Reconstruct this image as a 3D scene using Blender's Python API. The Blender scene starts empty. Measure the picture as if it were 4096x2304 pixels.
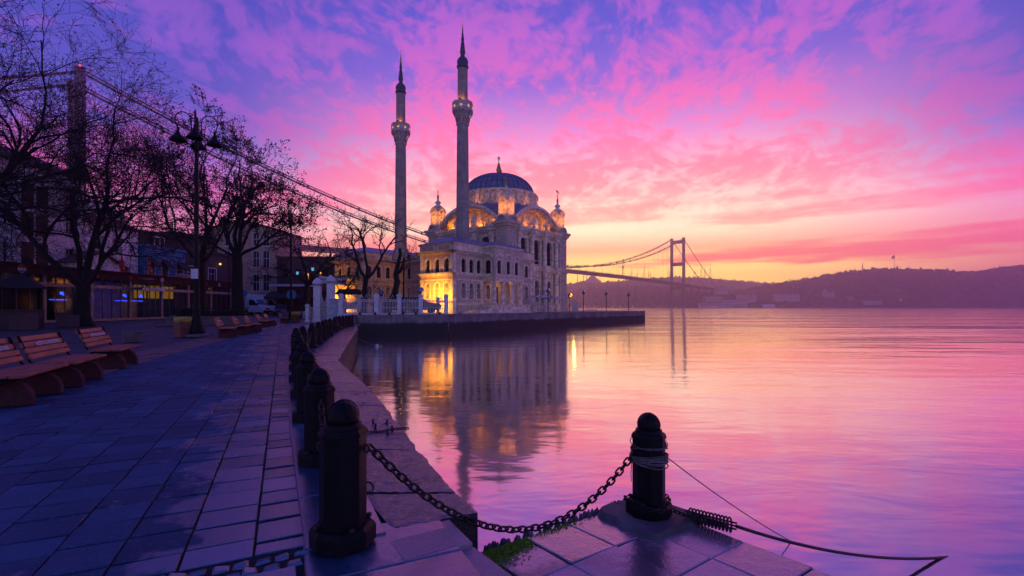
import bpy, math, random
from mathutils import Vector, Matrix, noise
from math import sin, cos, pi, radians, sqrt, atan2
S = bpy.context.scene
COL = S.collection
F, HZ, CX, H = 478.0, 307.0, 512.0, 1.2      # focal length in pixels, horizon row, centre column, camera height (m)
# ------------------------------------------------------------------ camera, sky, sun, exposure
cd = bpy.data.cameras.new('camera'); cam = bpy.data.objects.new('camera', cd); COL.objects.link(cam)
cam.location = (0, 0, H); cam.rotation_euler = (radians(90), 0, 0)
cd.sensor_width = 36; cd.lens = F/1024*36; cd.shift_y = 19/1024; cd.clip_start = .05; cd.clip_end = 12000
S.camera = cam
S.render.resolution_x, S.render.resolution_y = 1024, 576
S.view_settings.view_transform = 'Standard'; S.view_settings.look = 'None'
S.view_settings.exposure = 0.0; S.view_settings.gamma = 1
S.cycles.volume_bounces = 1; S.cycles.max_bounces = 8; S.cycles.transparent_max_bounces = 8

def lin(c, k=1.0):
    o = []
    for v in c[:3]:
        v = v/255.0
        o.append(k*(v/12.92 if v <= .04045 else ((v+.055)/1.055)**2.4))
    return (o[0], o[1], o[2], 1)

class NT:
    """small helper to write node trees"""
    def __init__(s, tree): s.t = tree; tree.nodes.clear()
    def n(s, typ, ins=None, out=0, **props):
        nd = s.t.nodes.new(typ)
        for k, v in props.items(): setattr(nd, k, v)
        for k, v in (ins or {}).items():
            sock = nd.inputs[k]
            if isinstance(v, tuple) and len(v) == 2 and hasattr(v[0], 'outputs'):
                s.t.links.new(v[0].outputs[v[1]], sock)
            elif hasattr(v, 'outputs'): s.t.links.new(v.outputs[0], sock)
            else: sock.default_value = v
        return nd
    def math(s, op, a, b=0.0, c=None, clamp=False):
        ins = {0: a, 1: b}
        if c is not None: ins[2] = c
        return s.n('ShaderNodeMath', ins, operation=op, use_clamp=clamp)
    def ss(s, x, a, b):    # smoothstep
        return s.n('ShaderNodeMapRange', {'Value': x, 'From Min': a, 'From Max': b}, interpolation_type='SMOOTHSTEP')
    def mix(s, f, a, b, mode='MIX'):
        nd = s.t.nodes.new('ShaderNodeMixRGB'); nd.blend_type = mode
        for k, v in ((0, f), (1, a), (2, b)):
            if hasattr(v, 'outputs'): s.t.links.new(v.outputs[0], nd.inputs[k])
            elif isinstance(v, tuple) and len(v) == 2: s.t.links.new(v[0].outputs[v[1]], nd.inputs[k])
            else: nd.inputs[k].default_value = v
        return nd
    def ramp(s, f, pts, interp='LINEAR'):
        nd = s.n('ShaderNodeValToRGB', {0: f}); r = nd.color_ramp; r.interpolation = interp
        while len(r.elements) > 1: r.elements.remove(r.elements[-1])
        r.elements[0].position = pts[0][0]; r.elements[0].color = pts[0][1]
        for p, c in pts[1:]:
            e = r.elements.new(p); e.color = c
        return nd

SUN_AZ, SUN_EL = radians(8.5), radians(2.0)      # azimuth measured from +Y towards +X
W = bpy.data.worlds.new('World'); S.world = W; W.use_nodes = True
def make_sky():
    t = NT(W.node_tree)
    tc = t.n('ShaderNodeTexCoord'); d = (tc, 0)
    sp = t.n('ShaderNodeSeparateXYZ', {0: d})
    z = (sp, 2); el = t.math('MAXIMUM', z, 0.0)
    # nearness to the sunrise in azimuth
    hxy = t.n('ShaderNodeVectorMath', {0: d, 1: (1, 1, 0)}, operation='MULTIPLY')
    hn = t.n('ShaderNodeVectorMath', {0: hxy}, operation='NORMALIZE')
    dt = t.n('ShaderNodeVectorMath', {0: hn, 1: (sin(SUN_AZ), cos(SUN_AZ), 0)}, operation='DOT_PRODUCT')
    dot = (dt, 1)
    m = t.ss(dot, cos(radians(42)), cos(radians(3)))
    back = t.ss(dot, .45, -.5)
    # clouds on a high plane, flattening towards the horizon
    zz = t.math('ADD', el, .26)
    div = t.n('ShaderNodeVectorMath', {0: d, 1: t.n('ShaderNodeCombineXYZ', {0: zz, 1: zz, 2: zz})}, operation='DIVIDE')
    fl = t.n('ShaderNodeVectorMath', {0: div, 1: (1, 1, 0)}, operation='MULTIPLY')
    mp = t.n('ShaderNodeMapping', {0: fl, 'Rotation': (0, 0, radians(-32)), 'Scale': (2.3, 1.9, 1)})
    wn = t.n('ShaderNodeTexNoise', {'Vector': mp, 'Scale': 1.3, 'Detail': 2.0})
    warp = t.n('ShaderNodeVectorMath', {0: (wn, 1), 1: (.5, .5, .5)}, operation='SUBTRACT')
    wv = t.n('ShaderNodeVectorMath', {0: mp, 1: t.n('ShaderNodeVectorMath', {0: warp, 1: (.5, .5, 0)}, operation='MULTIPLY')}, operation='ADD')
    n1 = t.n('ShaderNodeTexNoise', {'Vector': wv, 'Scale': 1.5, 'Detail': 3.0, 'Roughness': .5})
    n2 = t.n('ShaderNodeTexNoise', {'Vector': wv, 'Scale': 8.0, 'Detail': 7.0, 'Roughness': .62})
    c0 = t.math('ADD', t.math('MULTIPLY', n1, .46), t.math('MULTIPLY', n2, .54))
    cl = t.ss(c0, .405, .568)
    # long thin bars of cloud low down
    az = t.math('ARCTAN2', (sp, 0), (sp, 1))
    bv = t.n('ShaderNodeCombineXYZ', {0: t.math('MULTIPLY', az, 2.2), 1: t.math('MULTIPLY', z, 26.0), 2: 3.1})
    nb = t.n('ShaderNodeTexNoise', {'Vector': bv, 'Scale': 1.0, 'Detail': 4.0, 'Roughness': .55})
    bar = t.ss(nb, .47, .62)
    low = t.ss(el, .27, .12)
    thin = t.math('MULTIPLY', t.math('SUBTRACT', 1.0, m), t.math('MULTIPLY', t.ss(el, .17, .36), t.math('ADD', .45, t.math('MULTIPLY', t.ss((sp, 0), -.3, .4), .5))))
    cl = t.math('SUBTRACT', cl, t.math('MULTIPLY', thin, t.ss(n1, .66, .40)), clamp=True)
    clm = t.mix(low, cl, bar)
    L = lin
    gap_near = t.ramp(el, [(0, L((255, 186, 30), 2.5)), (.045, L((255, 212, 40), 2.5)), (.082, L((255, 222, 100), 1.9)), (.115, L((255, 175, 120), 1.3)), (.155, L((255, 232, 190), 1.35)),
        (.235, L((255, 192, 186), 1.15)), (.33, L((226, 138, 204))), (.42, L((126, 96, 204))), (.5, L((78, 80, 196))), (.65, L((50, 58, 165))), (1, L((36, 44, 140)))])
    gap_far = t.ramp(el, [(0, L((255, 118, 100), 1.3)), (.075, L((255, 128, 132), 1.15)), (.12, L((252, 140, 172), 1.05)), (.17, L((236, 142, 208))), (.22, L((176, 108, 204))), (.27, L((104, 88, 196))),
        (.32, L((66, 76, 182))), (.42, L((60, 70, 178))), (.6, L((50, 60, 165))), (1, L((36, 44, 140)))])
    cld_near = t.ramp(el, [(0, L((255, 100, 30), 1.5)), (.05, L((255, 120, 50), 1.45)), (.10, L((255, 110, 95), 1.25)), (.155, L((255, 168, 140), 1.3)), (.235, L((255, 136, 146), 1.18)),
        (.33, L((255, 114, 166), 1.04)), (.42, L((208, 96, 188))), (.5, L((172, 90, 194))), (.65, L((110, 76, 168))), (1, L((55, 50, 135)))])
    cld_far = t.ramp(el, [(0, L((255, 78, 96), 1.2)), (.075, L((255, 90, 122), 1.1)), (.12, L((255, 94, 150), 1.03)), (.19, L((248, 94, 170))), (.26, L((176, 84, 180))), (.32, L((126, 78, 184))),
        (.42, L((130, 82, 192))), (.6, L((86, 66, 165))), (1, L((50, 50, 135)))])
    near = t.mix(clm, gap_near, cld_near); far = t.mix(clm, gap_far, cld_far)
    front = t.mix(m, far, near)
    bk = t.ramp(el, [(0, L((184, 160, 184))), (.2, L((146, 142, 198))), (.5, L((80, 98, 192))), (1, L((36, 50, 150)))])
    colr = t.mix(back, front, bk)
    below = t.mix(t.ss(z, -.02, -.12), colr, L((40, 26, 60)))
    nish = t.n('ShaderNodeTexSky', sky_type='NISHITA', sun_disc=False, sun_elevation=SUN_EL, sun_rotation=SUN_AZ)
    b1 = t.n('ShaderNodeBackground', {0: below, 1: SKY_K})
    b2 = t.n('ShaderNodeBackground', {0: nish, 1: .01})
    add = t.n('ShaderNodeAddShader', {0: b1, 1: b2})
    t.n('ShaderNodeOutputWorld', {0: add})
SKY_K = 1.27
make_sky()
sd = bpy.data.lights.new('sun', 'SUN'); sd.energy = .012; sd.angle = radians(8); sd.color = (1, .62, .35)
sun = bpy.data.objects.new('sun', sd); COL.objects.link(sun)
sun.rotation_euler = (radians(90)-SUN_EL-radians(2), 0, pi-SUN_AZ)

# ------------------------------------------------------------------ mesh builder
class MB:
    def __init__(s, M=None): s.v = []; s.f = []; s.mi = []; s.sm = []; s.M = M
    def add(s, vs, fs, mi=0, sm=False):
        b = len(s.v)
        s.v += [tuple(s.M @ Vector(p)) for p in vs] if s.M is not None else [tuple(p) for p in vs]
        for f in fs:
            s.f.append([b+i for i in f]); s.mi.append(mi); s.sm.append(sm)
    def box(s, x0, x1, y0, y1, z0, z1, mi=0):
        s.add([(x0,y0,z0),(x1,y0,z0),(x1,y1,z0),(x0,y1,z0),(x0,y0,z1),(x1,y0,z1),(x1,y1,z1),(x0,y1,z1)],
              [(3,2,1,0),(4,5,6,7),(0,1,5,4),(1,2,6,5),(2,3,7,6),(3,0,4,7)], mi)
    def cbox(s, c, sx, sy, sz, rz=0, mi=0):            # centre x,y; bottom z
        ca, sa = cos(rz), sin(rz)
        q = [(c[0]+ca*a*sx/2-sa*b*sy/2, c[1]+sa*a*sx/2+ca*b*sy/2) for a, b in ((-1,-1),(1,-1),(1,1),(-1,1))]
        s.prism(q, c[2], c[2]+sz, mi)
    def prism(s, poly, z0, z1, mi=0, inset=0):
        n = len(poly)
        if inset:
            cx = sum(p[0] for p in poly)/n; cy = sum(p[1] for p in poly)/n
            top = [(p[0]+(cx-p[0])*inset, p[1]+(cy-p[1])*inset) for p in poly]
        else: top = poly
        vs = [(p[0], p[1], z0) for p in poly]+[(p[0], p[1], z1) for p in top]
        s.add(vs, [tuple(range(n-1,-1,-1)), tuple(range(n, 2*n))]+[(i,(i+1)%n,n+(i+1)%n,n+i) for i in range(n)], mi)
    def ext(s, poly, o, a, b, c, depth, mi=0):         # polygon in plane (a,b) at o, extruded along c
        o, a, b, c = map(Vector, (o, a, b, c)); n = len(poly)
        vs = [o+a*p[0]+b*p[1] for p in poly]; vs += [v+c*depth for v in vs]
        s.add(vs, [tuple(range(n-1,-1,-1)), tuple(range(n,2*n))]+[(i,(i+1)%n,n+(i+1)%n,n+i) for i in range(n)], mi)
    def lathe(s, prof, n=16, c=(0,0,0), mi=0, sm=True, ph=0, cap=True, sq=None):
        vs = []
        for r, z in prof:
            for i in range(n):
                a = 2*pi*i/n+ph
                vs.append((c[0]+r*cos(a), c[1]+r*sin(a), c[2]+z))
        fs = [(k*n+i, k*n+(i+1)%n, (k+1)*n+(i+1)%n, (k+1)*n+i) for k in range(len(prof)-1) for i in range(n)]
        s.add(vs, fs, mi, sm)
        if cap:
            b = len(s.v)-len(vs); m = (len(prof)-1)*n
            s.f.append([b+i for i in range(n-1,-1,-1)]); s.mi.append(mi); s.sm.append(False)
            s.f.append([b+m+i for i in range(n)]); s.mi.append(mi); s.sm.append(False)
    def tube(s, pts, r, n=6, mi=0, sm=True, closed=False, cap=True):
        pts = [Vector(p) for p in pts]; m = len(pts); vs = []; up = None
        for i, p in enumerate(pts):
            if closed: t = pts[(i+1)%m]-pts[i-1]
            else: t = pts[min(i+1,m-1)]-pts[max(i-1,0)]
            if t.length < 1e-9: t = Vector((0,0,1))
            t.normalize()
            if up is None:
                up = Vector((0,0,1)) if abs(t.z) < .9 else Vector((1,0,0))
            a = t.cross(up)
            if a.length < 1e-6: a = t.cross(Vector((.3,.9,.1)))
            a.normalize(); b = a.cross(t); up = b
            rr = r[i] if isinstance(r, (list, tuple)) else r
            for k in range(n):
                an = 2*pi*k/n
                vs.append(p+a*(cos(an)*rr)+b*(sin(an)*rr))
        fs = []
        for i in range(m if closed else m-1):
            j = (i+1)%m
            fs += [(i*n+k, j*n+k, j*n+(k+1)%n, i*n+(k+1)%n) for k in range(n)]
        if cap and not closed: fs += [tuple(range(n)), tuple(range((m-1)*n+n-1, (m-1)*n-1, -1))]
        s.add(vs, fs, mi, sm)
    def ball(s, c, r, n=10, mi=0, sz=1.0):
        k = max(4, n//2)
        s.lathe([(r*sin(pi*i/k) if 0 < i < k else r*.02, -r*sz*cos(pi*i/k)) for i in range(k+1)], n, c, mi)
    def bar(s, a, b, w, h, mi=0):                     # rectangular bar between two points
        a, b = Vector(a), Vector(b); t = (b-a).normalized()
        u = Vector((0,0,1)) if abs(t.z) < .95 else Vector((0,1,0))
        x = t.cross(u).normalized()*(w/2); y = x.cross(t).normalized()*(h/2)
        vs = [a-x-y,a+x-y,a+x+y,a-x+y,b-x-y,b+x-y,b+x+y,b-x+y]
        s.add(vs, [(0,1,2,3),(7,6,5,4),(0,4,5,1),(1,5,6,2),(2,6,7,3),(3,7,4,0)], mi)
    def build(s, name, mats, parent=None, loc=None, rz=0, sc=1.0, bevel=0, auto=False):
        me = bpy.data.meshes.new(name)
        v = [(p[0]*sc, p[1]*sc, p[2]*sc) for p in s.v] if sc != 1.0 else s.v
        me.from_pydata(v, [], s.f)
        if not isinstance(mats, (list, tuple)): mats = [mats]
        for m in mats: me.materials.append(m)
        me.polygons.foreach_set('material_index', s.mi); me.polygons.foreach_set('use_smooth', s.sm)
        me.validate(); me.update()
        o = bpy.data.objects.new(name, me); COL.objects.link(o)
        if parent is not None: o.parent = parent
        if loc is not None: o.location = loc
        if rz: o.rotation_euler = (0,0,rz)
        if bevel:
            b = o.modifiers.new('bevel', 'BEVEL'); b.width = bevel; b.segments = 2; b.limit_method = 'ANGLE'; b.angle_limit = radians(40)
        return o

def tag(o, label=None, cat=None, group=None, kind=None):
    if label: o['label'] = label
    if cat: o['category'] = cat
    if group: o['group'] = group
    if kind: o['kind'] = kind
    return o
def thing(name, label, cat, loc=(0,0,0), rz=0, group=None):
    o = bpy.data.objects.new(name, None); COL.objects.link(o); o.empty_display_size = .2
    o.location = loc; o.rotation_euler = (0,0,rz)
    return tag(o, label, cat, group)
KIDS = {}
def dup(src, loc, rz=None, label=None, group=None, scale=None):
    def cp(o, par):
        c = o.copy(); COL.objects.link(c)
        if par is not None: c.parent = par
        for ch in [x for x in bpy.data.objects if x.parent == o and x is not c]: cp(ch, c)
        return c
    r = cp(src, None); r.location = loc
    if rz is not None: r.rotation_euler = (0,0,rz)
    if scale: r.scale = (scale,)*3
    if label: r['label'] = label
    if group: r['group'] = group
    return r
def lamp(name, loc, power, col=(1,.5,.12), r=.08, parent=None, spot=None, aim=None):
    ld = bpy.data.lights.new(name, 'SPOT' if spot else 'POINT'); ld.energy = power; ld.color = col; ld.shadow_soft_size = r
    o = bpy.data.objects.new(name, ld); COL.objects.link(o); o.location = loc
    if spot:
        ld.spot_size = spot; ld.spot_blend = .8
        o.rotation_euler = Vector(aim).to_track_quat('-Z', 'Y').to_euler()
    if parent is not None: o.parent = parent
    return o
def gp(px, py, z=0.0):                 # photograph measurement -> point on the level plane z
    d = (H-z)*F/(py-HZ)
    return Vector(((px-CX)/F*d, d, z))
def gd(px, d, z=0.0): return Vector(((px-CX)/F*d, d, z))
def hgt(py, d): return H+(HZ-py)*d/F

# ------------------------------------------------------------------ materials
def mat(name, col, rough=.6, var=.25, scale=6.0, bump=.0, bscale=30.0, metal=0.0, spec=.5, col2=None, emit=None, estr=0, detail=5.0, coat=0, bdist=.02):
    m = bpy.data.materials.new(name); m.use_nodes = True
    t = NT(m.node_tree)
    tc = t.n('ShaderNodeTexCoord')
    c = tuple(col[:3])+(1,)
    if col2 is None: col2 = tuple(min(1, v*(1+var*1.2)) for v in col[:3]); c = tuple(v*(1-var) for v in col[:3])+(1,)
    nz = t.n('ShaderNodeTexNoise', {'Vector': (tc, 3), 'Scale': scale, 'Detail': detail, 'Roughness': .6})
    f = t.ss(nz, .32, .68)
    mx = t.mix(f, c, tuple(col2[:3])+(1,))
    ins = {'Base Color': mx, 'Metallic': metal, 'Specular IOR Level': spec,
           'Roughness': t.n('ShaderNodeMapRange', {'Value': (nz, 0), 'To Min': max(0, rough-.12), 'To Max': min(1, rough+.12)})}
    if rough < .1: ins['Roughness'] = rough
    if bump:
        nb = t.n('ShaderNodeTexNoise', {'Vector': (tc, 3), 'Scale': bscale, 'Detail': 6.0, 'Roughness': .65})
        ins['Normal'] = t.n('ShaderNodeBump', {'Strength': bump, 'Distance': bdist, 'Height': nb})
    if coat: ins['Coat Weight'] = coat
    if emit: ins['Emission Color'] = tuple(emit[:3])+(1,); ins['Emission Strength'] = estr
    p = t.n('ShaderNodeBsdfPrincipled', ins)
    t.n('ShaderNodeOutputMaterial', {0: p})
    return m
def emat(name, col, strength):
    m = bpy.data.materials.new(name); m.use_nodes = True
    t = NT(m.node_tree)
    t.n('ShaderNodeOutputMaterial', {0: t.n('ShaderNodeEmission', {0: tuple(col)+(1,), 1: strength})})
    return m
def stone_blocks(name, c1, c2, mortar, bw, bh, mode='xz', rough=.75, stain=.35, bump=.4, scale=1.0):
    """ashlar: brick pattern laid over walls; mode 'cyl' wraps it round a shaft"""
    m = bpy.data.materials.new(name); m.use_nodes = True
    t = NT(m.node_tree); tc = t.n('ShaderNodeTexCoord'); sp = t.n('ShaderNodeSeparateXYZ', {0: (tc, 3)})
    if mode == 'cyl':
        h = t.math('MULTIPLY', t.math('ARCTAN2', (sp, 1), (sp, 0)), .62)
    else: h = t.math('ADD', (sp, 0), (sp, 1))
    v = t.n('ShaderNodeCombineXYZ', {0: h, 1: (sp, 2), 2: 0.0})
    br = t.n('ShaderNodeTexBrick', {'Vector': v, 'Color1': c1+(1,), 'Color2': c2+(1,), 'Mortar': mortar+(1,), 'Scale': scale, 'Mortar Size': .006, 'Bias': -.2, 'Brick Width': bw, 'Row Height': bh})
    n1 = t.n('ShaderNodeTexNoise', {'Vector': (tc, 3), 'Scale': 1.1, 'Detail': 6.0, 'Roughness': .65})
    n2 = t.n('ShaderNodeTexNoise', {'Vector': t.n('ShaderNodeMapping', {0: (tc, 3), 'Scale': (5, 5, .5)}), 'Scale': 1.0, 'Detail': 4.0})
    st = t.math('MULTIPLY', t.ss(n2, .5, .72), stain)
    a = t.mix(t.math('MULTIPLY', t.ss(n1, .4, .7), .5), br, tuple(x*.55 for x in c1)+(1,))
    b = t.mix(st, a, tuple(x*.3 for x in c1)+(1,))
    nb = t.n('ShaderNodeTexNoise', {'Vector': (tc, 3), 'Scale': 22.0, 'Detail': 5.0})
    hh = t.math('ADD', t.math('MULTIPLY', (br, 1), -1.0), t.math('MULTIPLY', nb, .5))
    bp = t.n('ShaderNodeBump', {'Strength': bump, 'Distance': .02, 'Height': hh})
    p = t.n('ShaderNodeBsdfPrincipled', {'Base Color': b, 'Roughness': rough, 'Normal': bp})
    t.n('ShaderNodeOutputMaterial', {0: p})
    return m
M = {}
M['marble'] = stone_blocks('marble', (.66,.52,.37), (.50,.39,.28), (.29,.23,.18), 1.1, .42, stain=.3)
M['marble_trim'] = mat('marble_trim', (.74,.60,.44), .7, .3, 3, .3, 18)
M['minaret'] = stone_blocks('minaret_stone', (.37,.31,.27), (.24,.20,.18), (.17,.14,.13), .62, .40, 'cyl', stain=.35)
M['carved'] = mat('carved_stone', (.44,.37,.34), .75, .4, 5, .6, 14)
M['gilt'] = mat('gilt', (.42,.22,.08), .4, .3, 8, .3, 20, metal=.6)
M['lead'] = mat('lead', (.13,.165,.25), .42, .3, 2.5, .15, 8)
M['spire'] = mat('spire_lead', (.05,.06,.09), .5, .3, 3)
M['pink'] = mat('pink_render', (.52,.27,.22), .85, .16, 1.8, .12, 25)
M['cream'] = mat('cream_trim', (.58,.46,.34), .75, .18, 2.5, .12, 25)
M['parapet'] = mat('parapet_plaster', (.40,.37,.40), .8, .25, 2)
M['glass'] = mat('window_glass', (.012,.012,.02), .05, .2, 2, spec=.12)
M['sash'] = mat('sash_paint', (.06,.035,.04), .5)
M['grille'] = mat('grille_paint', (.50,.42,.33), .6, .2, 8)
M['gback'] = mat('grille_backing', (.12,.09,.09), .6, .3, 3)
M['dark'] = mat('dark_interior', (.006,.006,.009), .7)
M['wood_door'] = mat('door_wood', (.07,.035,.03), .5)
M['iron'] = mat('black_iron', (.005,.006,.009), .45, .4, 14, .35, 45, spec=.14)
M['rust'] = mat('rusty_iron', (.02,.014,.016), .5, .5, 20, .6, 60)
M['chain'] = mat('chain_iron', (.022,.017,.018), .42, .5, 30, .5, 80, metal=.4)
M['rope'] = mat('rope', (.16,.12,.12), .9, .4, 40, .6, 120)
M['wire'] = mat('wire', (.11,.095,.10), .6, .4, 30)
M['white'] = mat('white_paint', (.58,.58,.62), .55, .15, 4, .1, 30)
M['white_iron'] = mat('white_iron_paint', (.52,.48,.50), .55, .2, 6)
M['conc'] = mat('concrete', (.10,.085,.095), .7, .4, 3, .5, 20)
M['block'] = mat('whitewashed_block', (.36,.38,.46), .85, .25, 5, .5, 12)
M['seat'] = mat('bench_wood', (.30,.085,.045), .5, .3, 5, .25, 40)
M['foot'] = mat('bench_concrete', (.06,.016,.02), .9, .3, 30, .6, 90)
M['binwood'] = mat('bin_wood', (.15,.045,.03), .6, .3, 5)
M['bag'] = mat('yellow_bag', (.30,.26,.03), .35, .3, 8, .5, 14)
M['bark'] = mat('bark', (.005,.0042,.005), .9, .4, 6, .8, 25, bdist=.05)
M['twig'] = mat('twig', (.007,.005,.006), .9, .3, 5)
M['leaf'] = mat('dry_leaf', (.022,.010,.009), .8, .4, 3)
M['leafd'] = mat('seed_leaf', (.010,.008,.008), .8, .4, 3)
M['steel'] = mat('bridge_steel', (.04,.045,.085), .6, .2, .08)
M['cable'] = mat('bridge_cable', (.06,.05,.07), .6, .2, .1)
M['red'] = mat('flag_red', (.35,.02,.02), .7)
M['fascia'] = mat('fascia_red', (.05,.008,.014), .7, .2, 2, spec=.15)
M['bars'] = mat('dark_glazing_bar', (.06,.05,.06), .5)
M['alu'] = mat('alu_frame', (.24,.18,.20), .4, .15, 3)
def shopglass():
    m = bpy.data.materials.new('shop_glass'); m.use_nodes = True; t = NT(m.node_tree)
    f = t.math('ADD', t.math('MULTIPLY', t.n('ShaderNodeFresnel', {'IOR': 1.4}), .3), .0, clamp=True)
    t.n('ShaderNodeOutputMaterial', {0: t.n('ShaderNodeMixShader', {0: f, 1: t.n('ShaderNodeBsdfTransparent', {0: (.5,.5,.55,1)}), 2: t.n('ShaderNodeBsdfGlossy', {'Color': (.9,.9,.9,1), 'Roughness': .03})})})
    return m
M['vglass'] = shopglass()
M['cglass'] = mat('clerestory_glass', (.25,.22,.22), .04, .1, 2, metal=1.0)
M['van'] = mat('van_white', (.50,.60,.74), .3, .06, 2, coat=.5)
M['tyre'] = mat('tyre', (.012,.012,.014), .8)
M['carpaint'] = mat('dark_car_paint', (.012,.013,.02), .25, .2, 2, coat=.6)
M['h_white'] = mat('white_plaster', (.72,.68,.74), .85, .15, 1.2, .15, 20)
M['h_lav'] = mat('pale_plaster', (.58,.52,.58), .85, .18, 1.0, .15, 20)
M['h_blue'] = mat('blue_plaster', (.05,.17,.40), .8, .2, 1.0, .15, 20)
M['h_brown'] = mat('brown_plaster', (.34,.20,.17), .85, .2, 1.0, .15, 20)
M['h_dark'] = mat('dark_plaster', (.06,.038,.045), .85, .25, .8, .15, 20)
M['tile'] = mat('roof_tile', (.10,.045,.045), .8, .35, 5, .6, 14)
M['tframe'] = mat('window_trim', (.44,.40,.46), .7, .15, 4)
M['brickp'] = stone_blocks('planter_brick', (.12,.10,.12), (.08,.07,.085), (.04,.035,.04), .28, .14, bump=.6)
M['awning'] = mat('awning_cloth', (.012,.014,.024), .8)
M['warm'] = emat('warm_bulb', (1, .40, .05), 3)
M['warm2'] = emat('window_rosette_glow', (1, .40, .06), 1.3)
M['blue'] = emat('blue_neon', (.02, .06, 1), 5)
M['cyan'] = emat('pale_window', (.15, .5, .8), .8)
M['lens'] = mat('floodlight_glass', (.20,.26,.38), .1, .1, 5, metal=.5)
M['sign'] = mat('sign_white', (.55,.55,.62), .6, .1, 4)
M['moss'] = mat('moss', (.22,.40,.02), .95, .5, 60, .8, 120)
M['hill'] = mat('wooded_ground', (.02,.025,.03), .95, .5, .05)
M['wood'] = mat('hill_foliage', (.024,.032,.038), .95, .5, .06)
M['farwall'] = mat('far_plaster', (.34,.29,.30), .85, .2, .3)
# ------------------------------------------------------------------ water, air, land
WZ = -.9
def water_mat():
    m = bpy.data.materials.new('sea_water'); m.use_nodes = True
    t = NT(m.node_tree); geo = t.n('ShaderNodeNewGeometry')
    pos = (geo, 0); sp = t.n('ShaderNodeSeparateXYZ', {0: pos})
    def rip(sx, sy, sc, det, w=0.0):
        mp = t.n('ShaderNodeMapping', {0: pos, 'Scale': (sx, sy, 1), 'Rotation': (0, 0, radians(8)), 'Location': (w, w, 0)})
        return t.n('ShaderNodeTexNoise', {'Vector': mp, 'Scale': sc, 'Detail': det, 'Roughness': .55, 'Distortion': .3})
    n1 = rip(.45, 1.0, 1.5, 3.0); n2 = rip(.22, 1.0, .32, 3.0, 7); n3 = rip(.3, 1.0, .055, 2.0, 3)
    far = t.ss((sp, 1), 12.0, 70.0)
    open_ = t.ss(t.math('SUBTRACT', (sp, 0), t.math('MULTIPLY', (sp, 1), .12)), -4.0, 40.0)
    k1 = t.math('MULTIPLY', n1, t.math('ADD', .085, t.math('MULTIPLY', far, .10)))
    k2 = t.math('MULTIPLY', n2, t.math('ADD', .10, t.math('MULTIPLY', open_, 1.3)))
    k3 = t.math('MULTIPLY', n3, t.math('MULTIPLY', open_, 5.0))
    hh = t.math('ADD', k1, t.math('ADD', k2, k3))
    bp = t.n('ShaderNodeBump', {'Strength': .55, 'Distance': .26, 'Height': hh})
    fr = t.n('ShaderNodeFresnel', {'IOR': 1.6, 'Normal': bp})
    fac = t.math('ADD', .54, t.math('MULTIPLY', fr, .62), clamp=True)
    gl = t.n('ShaderNodeBsdfGlossy', {'Color': (1, .93, .96, 1), 'Roughness': .09, 'Normal': bp})
    df = t.n('ShaderNodeBsdfDiffuse', {'Color': (.006, .008, .03, 1), 'Normal': bp})
    ms = t.n('ShaderNodeMixShader', {0: fac, 1: df, 2: gl})
    t.n('ShaderNodeOutputMaterial', {0: ms})
    return m
b = MB(); b.add([(-3300,-150,WZ),(3300,-150,WZ),(3300,3250,WZ),(-3300,3250,WZ)], [(0,1,2,3)])
tag(b.build('water', water_mat()), kind='structure')
def make_haze():
    b = MB(); b.box(-3400, 3400, -200, 3300, WZ-1.6, 228)
    m = bpy.data.materials.new('haze_air'); m.use_nodes = True
    t = NT(m.node_tree)
    v = t.n('ShaderNodeVolumePrincipled', {'Color': (.96, .78, .86, 1), 'Density': HAZE, 'Anisotropy': .8})
    t.n('ShaderNodeOutputMaterial', {1: v})
    o = b.build('haze', m); tag(o, kind='stuff'); return o
HAZE = .0004
make_haze()

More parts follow.
